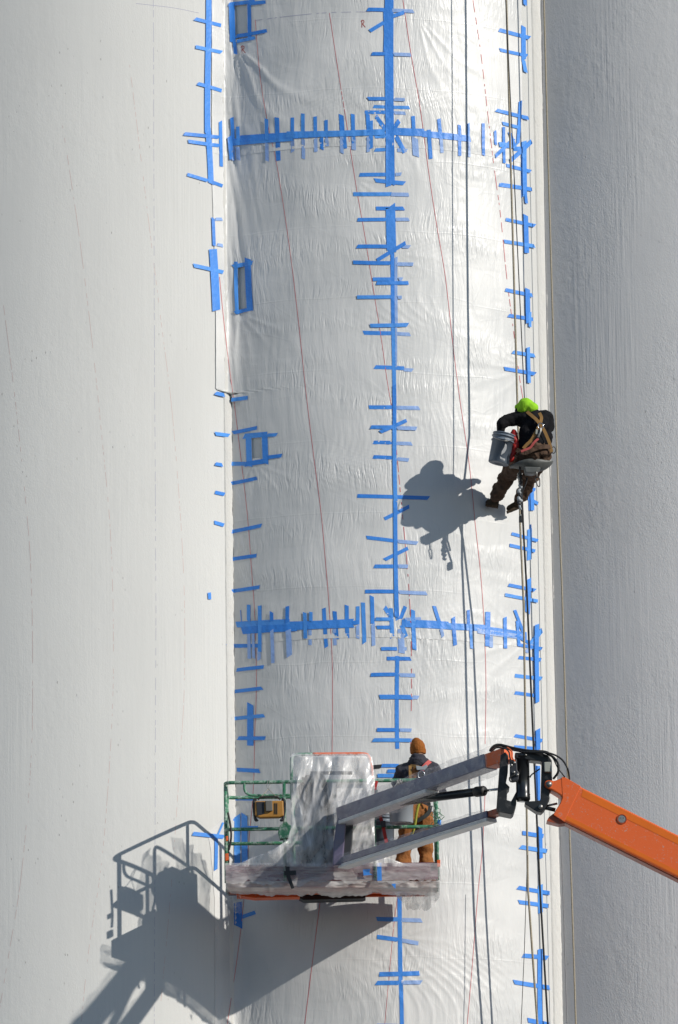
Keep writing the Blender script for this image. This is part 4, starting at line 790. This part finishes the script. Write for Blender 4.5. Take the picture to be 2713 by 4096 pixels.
b.ell(head + V(0, .098, -.015), (.014, .02, .022)).ell(head + V(.078, 0, -.01), (.012, .02, .03)).ell(head + V(-.078, 0, -.01), (.012, .02, .03))
for s_, e, w_ in ((shL, elL, wrL), (shR, elR, wrR)): b.cap(chest, .09, s_, .06).cap(s_, .055, e, .042).cap(e, .042, w_, .03); hand(b, w_, (w_ - e), (0, 0, 1), 1, .9, 1 if s_ is shR else -1)
for h_, k_, a_ in ((hL, kL, aL), (hR, kR, aR)): b.cap(h_, .075, k_, .055).cap(k_, .052, a_, .038)
fuse(b, 'body', 'skin', m2, .009, 3)
b = MB(); b.ell(chest + V(0, 0, -.005), (.185, .125, .135)).ell((chest + waist) / 2, (.165, .13, .20)).ell(waist + V(0, 0, .01), (.150, .125, .08)).cap(neck + V(0, 0, -.01), .075, chest, .12)
for s_, e, w_ in ((shL, elL, wrL), (shR, elR, wrR)): b.cap(neck + V(0, 0, -.015), .075, s_ + V(0, 0, .014), .070).cap(chest.lerp(s_, .3), .115, s_, .078).cap(s_, .078, e, .060).cap(e, .060, w_.lerp(e, .12), .044)
fuse(b, 'hoodie', 'hoodie_grey', m2, .010, 5, .030, 8)
b = MB(); b.ell(neck + V(0, -.03, .0), (.118, .085, .05)).ell(neck + V(0, -.035, .025), (.098, .08, .045)).ell(neck + V(-.045, -.05, -.01), (.05, .05, .045)).ell(neck + V(.045, -.05, -.02), (.055, .05, .045)).ell(neck + V(0, -.07, -.035), (.075, .04, .04)).ell(neck + V(0, .02, .03), (.07, .075, .04))
b.ell(neck + V(0, -.01, .055), (.092, .095, .055)); fuse(b, 'hood', 'hoodie_grey', m2, .009, 2, .018, 16)
b = MB(); b.ell(head + V(-.004, -.004, .022), (.089, .106, .106)).ell(head + V(-.018, -.01, .085), (.058, .06, .058)).lathe(head + V(0, -.004, -.045), (0, 0, 1), [(0, .001), (0, .084), (.01, .090), (.05, .093), (.06, .084), (.06, .001)], 28)
fuse(b, 'beanie', 'beanie_brown', m2, .007, 3, .003, 30)
b = MB(); b.ell(hip + V(0, 0, .02), (.150, .125, .12)).cap(waist + V(0, 0, -.05), .128, hip, .130)
for h_, k_, a_ in ((hL, kL, aL), (hR, kR, aR)): b.ell(h_ + V(0, -.02, -.02), (.09, .12, .11)).cap(h_, .104, k_, .082).cap(k_, .080, a_ + V(0, 0, .0), .084)
fuse(b, 'trousers', 'duck_canvas', m2, .009, 5, .026, 8)
for a_ in (aL, aR):
    b = MB(); b.cap(a_ + V(0, 0, .03), .05, a_ + V(0, .0, -.04), .048).ell(a_ + V(0, .07, -.055), (.045, .11, .035)).box(a_ + V(0, .05, -.082), .085, .27, .02)
    fuse(b, 'boot', 'boot_leather', m2, .008, 2)
for pp in ([(1604, 3268), (1634, 3266), (1636, 3312), (1606, 3314)], [(1690, 3270), (1722, 3268), (1722, 3314), (1692, 3318)]):
    MB().prism(Q(pp, ym - .150), (0, .02, 0)).build('back_pocket', 'duck_canvas', m2, bevel=.004)
# harness of the standing worker
hn = tag(MB().prism([p + V(0, 0, 0) for p in Q([(1648, 3078), (1660, 3066), (1676, 3072), (1676, 3100), (1662, 3112), (1648, 3112)], ym - .15)], (0, .02, 0)).build('back_panel', 'vest_brown', m2, bevel=.004))
bk = lambda a, c, d=.16: W(a, c, ym - d)
strip3('harness_strap', [bk(1642, 3062, .12), bk(1668, 3066, .16), bk(1684, 3072, .175)], .034, 'webbing_tan', m2)
strip3('harness_strap', [bk(1722, 3044, .10), bk(1708, 3055, .16), bk(1692, 3072, .178)], .045, 'webbing_red', m2)
strip3('harness_strap', [bk(1641, 3062, .13), bk(1642, 3110, .165), bk(1640, 3170, .15), bk(1632, 3225, .14)], .034, 'webbing_tan', m2)
strip3('harness_strap', [bk(1688, 3072, .18), bk(1690, 3088, .18)], .045, 'webbing_red', m2)
strip3('harness_strap', [bk(1690, 3090, .165), bk(1704, 3150, .165), bk(1716, 3220, .14)], .034, 'webbing_black', m2)
MB().prism([bk(1664, 3062, .19), bk(1690, 3066, .19), bk(1706, 3058, .19), bk(1712, 3066, .19), bk(1700, 3078, .19), bk(1668, 3080, .19)], (0, .015, 0)).build('harness_plate', 'light_pail', m2, bevel=.003)
ring = [bk(1686 + 13 * math.cos(a), 3100 + 17 * math.sin(a), .19) for a in np.linspace(0, 2 * math.pi, 20)[:-1]]
MB().tube(ring, .0065, 8, True).build('d_ring', 'chrome', m2, True)
strip3('leg_strap', [bk(1722, 3222, .11), bk(1716, 3250, .14), bk(1696, 3268, .155), bk(1668, 3284, .15)], .045, 'webbing_black', m2)
MB().tube([bk(1729 + 7 * math.cos(a), 3236 + 12 * math.sin(a), .12) for a in np.linspace(0, 2 * math.pi, 16)[:-1]], .005, 8, True).build('hip_ring', 'steel', m2, True)
MB().tube(smooth_path([bk(1688, 3110, .2), bk(1692, 3160, .2), bk(1674, 3222, .2), bk(1666, 3260, .2), bk(1660, 3300, .19), bk(1648, 3335, .18), bk(1622, 3365, .16)], 6), .016, 10).build('shock_lanyard', 'lanyard_yellow', m2, True)

# -- worker sitting on the hanging seat
hy = -.54
P = lambda a, c, d=0: W(1900 + a / 4.228, 1560 + c / 4.228, hy + d)
m1 = empty('person', P(900, 1150), 'hanging worker in bright green hood and black hoodie reaching into a bucket', 'person')
head = P(860, 300, .02); neck = P(900, 400, .0); shL = P(760, 480, .02); shR = P(1200, 440, .06); chest = P(1000, 560, 0); mid = P(1010, 760, .02); waist = P(1040, 960, .0); hipc = P(1010, 1060, .0)
elL = P(440, 585, -.02); wrL = P(435, 745, .02); haL = P(440, 800, .02)
elR = P(1240, 640, .16); wrR = P(1130, 760, .36)
kL = P(565, 1420, .60); aL = P(335, 1865, .84); kR = P(930, 1480, .64); aR = P(740, 1885, .92); hL = P(880, 1130, .05); hR = P(1120, 1130, .05)
b = MB(); hr = Matrix.Rotation(R_(20), 3, 'Y')
b.ell(head, (.078, .098, .112), hr).cap(head, .05, neck, .055).cap(neck, .055, chest, .08).cap(chest, .09, mid, .085).cap(mid, .085, waist, .085).cap(waist, .085, hipc, .09)
b.ell(head + V(-.055, .085, -.02), (.018, .018, .022)).ell(head + V(.06, .03, 0), (.015, .02, .03)).ell(head + V(-.08, -.01, 0), (.012, .02, .03))
for s_, e, w_ in ((shL, elL, wrL), (shR, elR, wrR)): b.cap(chest, .09, s_, .06).cap(s_, .055, e, .042).cap(e, .042, w_, .03)
hand(b, wrL, (wrL - elL), (-1, 0, 0), 1, .5, 1); hand(b, wrR, (wrR - elR), (0, 0, 1), 1, .9, 1)
for h_, k_, a_ in ((hL, kL, aL), (hR, kR, aR)): b.cap(hipc, .09, h_, .07).cap(h_, .07, k_, .055).cap(k_, .055, a_, .038)
fuse(b, 'body', 'skin', m1, .009, 3)
b = MB(); b.ell(chest, (.150, .120, .15)).ell(chest + V(-.03, 0, .06), (.14, .11, .10)).ell(mid, (.140, .125, .16)).ell(waist + V(-.03, 0, .05), (.135, .125, .10)).cap(P(960, 470), .10, mid, .125).cap(P(900, 700), .1, P(880, 960), .09)
b.cap(chest.lerp(shL, .2), .105, shL, .088).cap(shL, .084, P(560, 520, 0), .072).cap(P(560, 520, 0), .070, elL, .060).cap(elL, .060, P(435, 700, .02), .046)
b.cap(chest.lerp(shR, .3), .115, shR, .075).cap(shR, .07, elR, .066).cap(elR, .062, wrR, .042).ell(P(1210, 390, .05), (.055, .06, .03)).cap(P(1230, 500, .1), .06, P(1230, 880, .08), .055)
b.ell(P(1000, 400, -.02), (.075, .08, .055))
fuse(b, 'hoodie', 'hoodie_black', m1, .011, 4, .022, 9)
b = MB(); b.ell(P(860, 275, .0), (.100, .115, .100), hr).ell(P(950, 310, -.02), (.088, .095, .075)).cap(P(720, 290, .02), .035, P(860, 260), .08).ell(P(820, 340, 0), (.08, .095, .06))
fuse(b, 'hood', 'lime_fabric', m1, .008, 16, .006, 16)
b = MB(); b.ell(P(745, 350, .03), (.05, .07, .045))
fuse(b, 'hood_dark', 'hoodie_black', m1, .008, 2)  # black blob standing in for the dark under the hood
b = MB(); b.ell(hipc + V(.02, 0, .0), (.165, .135, .085)).cap(waist + V(-.02, 0, -.02), .125, hipc, .125)
for h_, k_, a_, w1 in ((hL, kL, aL, .085), (hR, kR, aR, .078)): b.cap(h_, .105, k_, w1 + .008).cap(k_, w1 + .004, k_.lerp(a_, .80), w1 - .006)
fuse(b, 'trousers', 'brown_trousers', m1, .010, 4, .032, 10)
for a_, toe in ((aL, P(235, 1905, .90)), (aR, P(590, 2000, .96))):
    b = MB(); b.cap(a_ + V(0, 0, .04), .052, a_ + V(0, 0, -.03), .05).cap(a_ + V(0, 0, -.035), .05, toe, .040).box(a_.lerp(toe, .5) + V(0, 0, -.055), (a_ - toe).length + .06, .085, .022, Matrix.Rotation(math.atan2(toe.z - a_.z + .03, -(toe.x - a_.x)), 3, 'Y'))
    fuse(b, 'boot', 'boot_leather', m1, .008, 2, .004, 20)
st = lambda pts, wd, m, d=-.16: strip3('harness_strap', [P(a, c, dd) for a, c, dd in pts], wd, m, m1)
st([(880, 365, -.09), (960, 430, -.13), (1040, 500, -.150), (1090, 560, -.150)], .038, 'webbing_tan')
st([(1090, 385, -.08), (1125, 460, -.125), (1115, 540, -.150), (1095, 600, -.152)], .036, 'webbing_tan')
st([(1095, 560, -.15), (1170, 680, -.135), (1225, 800, -.115), (1270, 920, -.10), (1300, 1050, -.09)], .036, 'webbing_tan')
st([(1095, 590, -.15), (1040, 700, -.165), (960, 840, -.155), (870, 930, -.145), (820, 990, -.14)], .036, 'webbing_tan')
strip3('lanyard', [P(1075, 820, -.18), P(1010, 880, -.18), P(940, 970, -.17), P(850, 1010, -.165), P(780, 1040, -.16)], .026, 'webbing_red', m1)
MB().tube([P(1112 + 42 * math.cos(a), 610 + 50 * math.sin(a), -.18) for a in np.linspace(0, 2 * math.pi, 20)[:-1]], .0065, 8, True).build('d_ring', 'chrome', m1, True)
MB().tube(smooth_path([P(1110, 640, -.185), P(1110, 700, -.19), P(1085, 760, -.19), P(1072, 800, -.185)], 5), .011, 8).build('snap_hook', 'steel', m1, True)
MB().prism([P(1030, 660, -.18), P(1075, 670, -.18), P(1070, 750, -.18), P(1025, 745, -.18)], (0, .02, 0)).build('buckle', 'grey_box', m1, bevel=.003)
MB().tube([P(1330 + 36 * math.cos(a), 1015 + 55 * math.sin(a), -.05) for a in np.linspace(0, 2 * math.pi, 20)[:-1]], .005, 8, True).build('hip_ring', 'black_steel', m1, True)
strip3('belt', [P(700, 1010, -.12), P(850, 1060, -.158), P(1000, 1000, -.160), P(1150, 960, -.150), P(1280, 960, -.09)], .05, 'brown_trousers', m1, .012)

# hanging seat: shallow curved shell under the worker
seat = empty('bosun_chair', P(960, 1200), 'worn grey curved seat board hanging under the worker in the green hood', 'hanging seat')
L0 = P(590, 1255, -.06); R0 = P(1312, 1170, -.06); vs = []; nu, nv = 34, 16
for j in range(nv + 1):
    v = j / nv
    for i in range(nu + 1):
        t = i / nu; p = L0.lerp(R0, t); bulge = (math.sin(math.pi * t ** 1.35)) ** .8
        vv = v * 2 - 1
        vs.append(p + V(0, .12 + vv * .14 * (.35 + .65 * math.sin(math.pi * t)), -.155 * bulge * math.sqrt(max(0, 1 - vv * vv * .92)) + .075 * math.sin(math.pi * t)))
fs = [(j * (nu + 1) + i, j * (nu + 1) + i + 1, (j + 1) * (nu + 1) + i + 1, (j + 1) * (nu + 1) + i) for j in range(nv) for i in range(nu)]
sh = mesh_obj('seat_shell', vs, fs, 'seat_plastic', seat, True); so = sh.modifiers.new('t', 'SOLIDIFY'); so.thickness = .014
MB().prism([P(830, 1290, -.12), P(1120, 1300, -.12), P(1060, 1370, -.12), P(990, 1410, -.12), P(850, 1400, -.12)], (0, .16, 0)).build('seat_bracket', 'seat_plastic', seat, bevel=.015)
MB().tube([P(1330 - 300 + 0, 1360, -.1), P(1045, 1400, -.1), P(1050, 1470, -.1)], .008, 8).build('swivel', 'steel', seat, True)
cb = smooth_path([P(1050, 1470, -.1), P(1020, 1500, -.1), P(1040, 1560, -.1), P(1065, 1625, -.1), P(1095, 1625, -.1), P(1098, 1560, -.1), P(1090, 1490, -.1), P(1050, 1470, -.1)], 5)
MB().tube(cb, .006, 8).build('carabiner', 'black_steel', seat, True)
gear = empty('rope_descender', P(790, 1700, .0), 'tangle of shackles and rope gear hanging below the seat board', 'climbing gear')
dr = random.Random(4)
for k in range(9):
    cy_ = 1400 + k * 68
    MB().tube(smooth_path([P(770 + dr.uniform(-35, 30), cy_, .18), P(745 + dr.uniform(-20, 40), cy_ + 35, .16), P(775 + dr.uniform(-10, 20), cy_ + 75, .18)], 4), .016 + dr.uniform(-.004, .006), 8).build('shackle', dr.choice(['steel', 'dark_plastic', 'light_pail', 'boot_leather']), gear, True)
MB().tube(smooth_path([P(880, 1480, .16), P(870, 1560, .16), P(820, 1680, .18), P(800, 1760, .2), P(800, 1900, .22)], 5), .010, 8).build('rope_loop', 'black_rope', gear, True)
MB().tube(smooth_path([P(760, 1310, .0), P(765, 1420, .1), P(785, 1600, .15), P(790, 1900, .2), P(792, 2130, .24)], 5), .011, 8).build('rope_loop', 'black_rope', gear, True)
gb = empty('rope_grab', P(770, 2180, .22), 'small black rope grab clamped on the tan rope below the boots', 'rope clamp')
MB().prism([P(745, 2130, .20), P(800, 2130, .20), P(802, 2230, .20), P(745, 2230, .20)], (0, .05, 0)).build('clamp_body', 'black_steel', gb, bevel=.003)
MB().prism([P(757, 2100, .20), P(785, 2100, .20), P(785, 2128, .20), P(757, 2128, .20)], (0, .03, 0)).build('clamp_cam', 'steel', gb, bevel=.003)
# his bucket and the red pouch behind it
tp = P(505, 752, .02); bt = P(392, 1272, .02); axb = (bt - tp)
bu = pail('tilted_bucket', tp, axb, .345, .135, .120, 'grey_pail', 'dark grey tilted bucket with plaster smears under the reaching arm')
def smear(pts, name='plaster_smear'):
    """dried spill following the round side of the bucket"""
    ax_ = axb.normalized(); vs = []
    for a, c in pts:
        o = CAM_POS; q = P(a, c, -.2); d = (q - o).normalized(); best = None
        for k in range(240):
            x = q + d * (k * .0015 - .02); r = x - tp; h = r.dot(ax_); rad = (r - ax_ * h).length
            if 0 < h < .36 and rad < .135 - .043 * h + .003: best = x; break
        vs.append(best or q)
    c_ = sum(vs, Vector()) / len(vs); return mesh_obj(name, vs, [tuple(range(len(vs)))], 'plaster_spill', bu)
smear([(515, 905), (540, 930), (535, 1000), (500, 1060), (440, 1100), (455, 1040), (500, 960)]); smear([(425, 1120), (470, 1150), (515, 1165), (505, 1200), (465, 1180), (430, 1160)]); smear([(515, 810), (550, 820), (550, 865), (515, 850)])
MB().tube(smooth_path([P(310, 800, -.08), P(450, 850, -.16), P(560, 860, -.14), P(690, 840, -.02)], 6), .004, 6).build('bail_handle', 'steel', bu, True)
b = MB(); b.cap(P(650, 760, .0), .045, P(700, 950, .0), .04).cap(P(700, 950, 0), .04, P(600, 1180, .02), .035).ell(P(660, 740, .02), (.04, .05, .05))
o = fuse(b, 'red_pouch', 'red_strap', None, .009, 2, .02, 14); tag(o, 'crumpled red bag tucked between the tilted bucket and the sitting worker', 'bag')
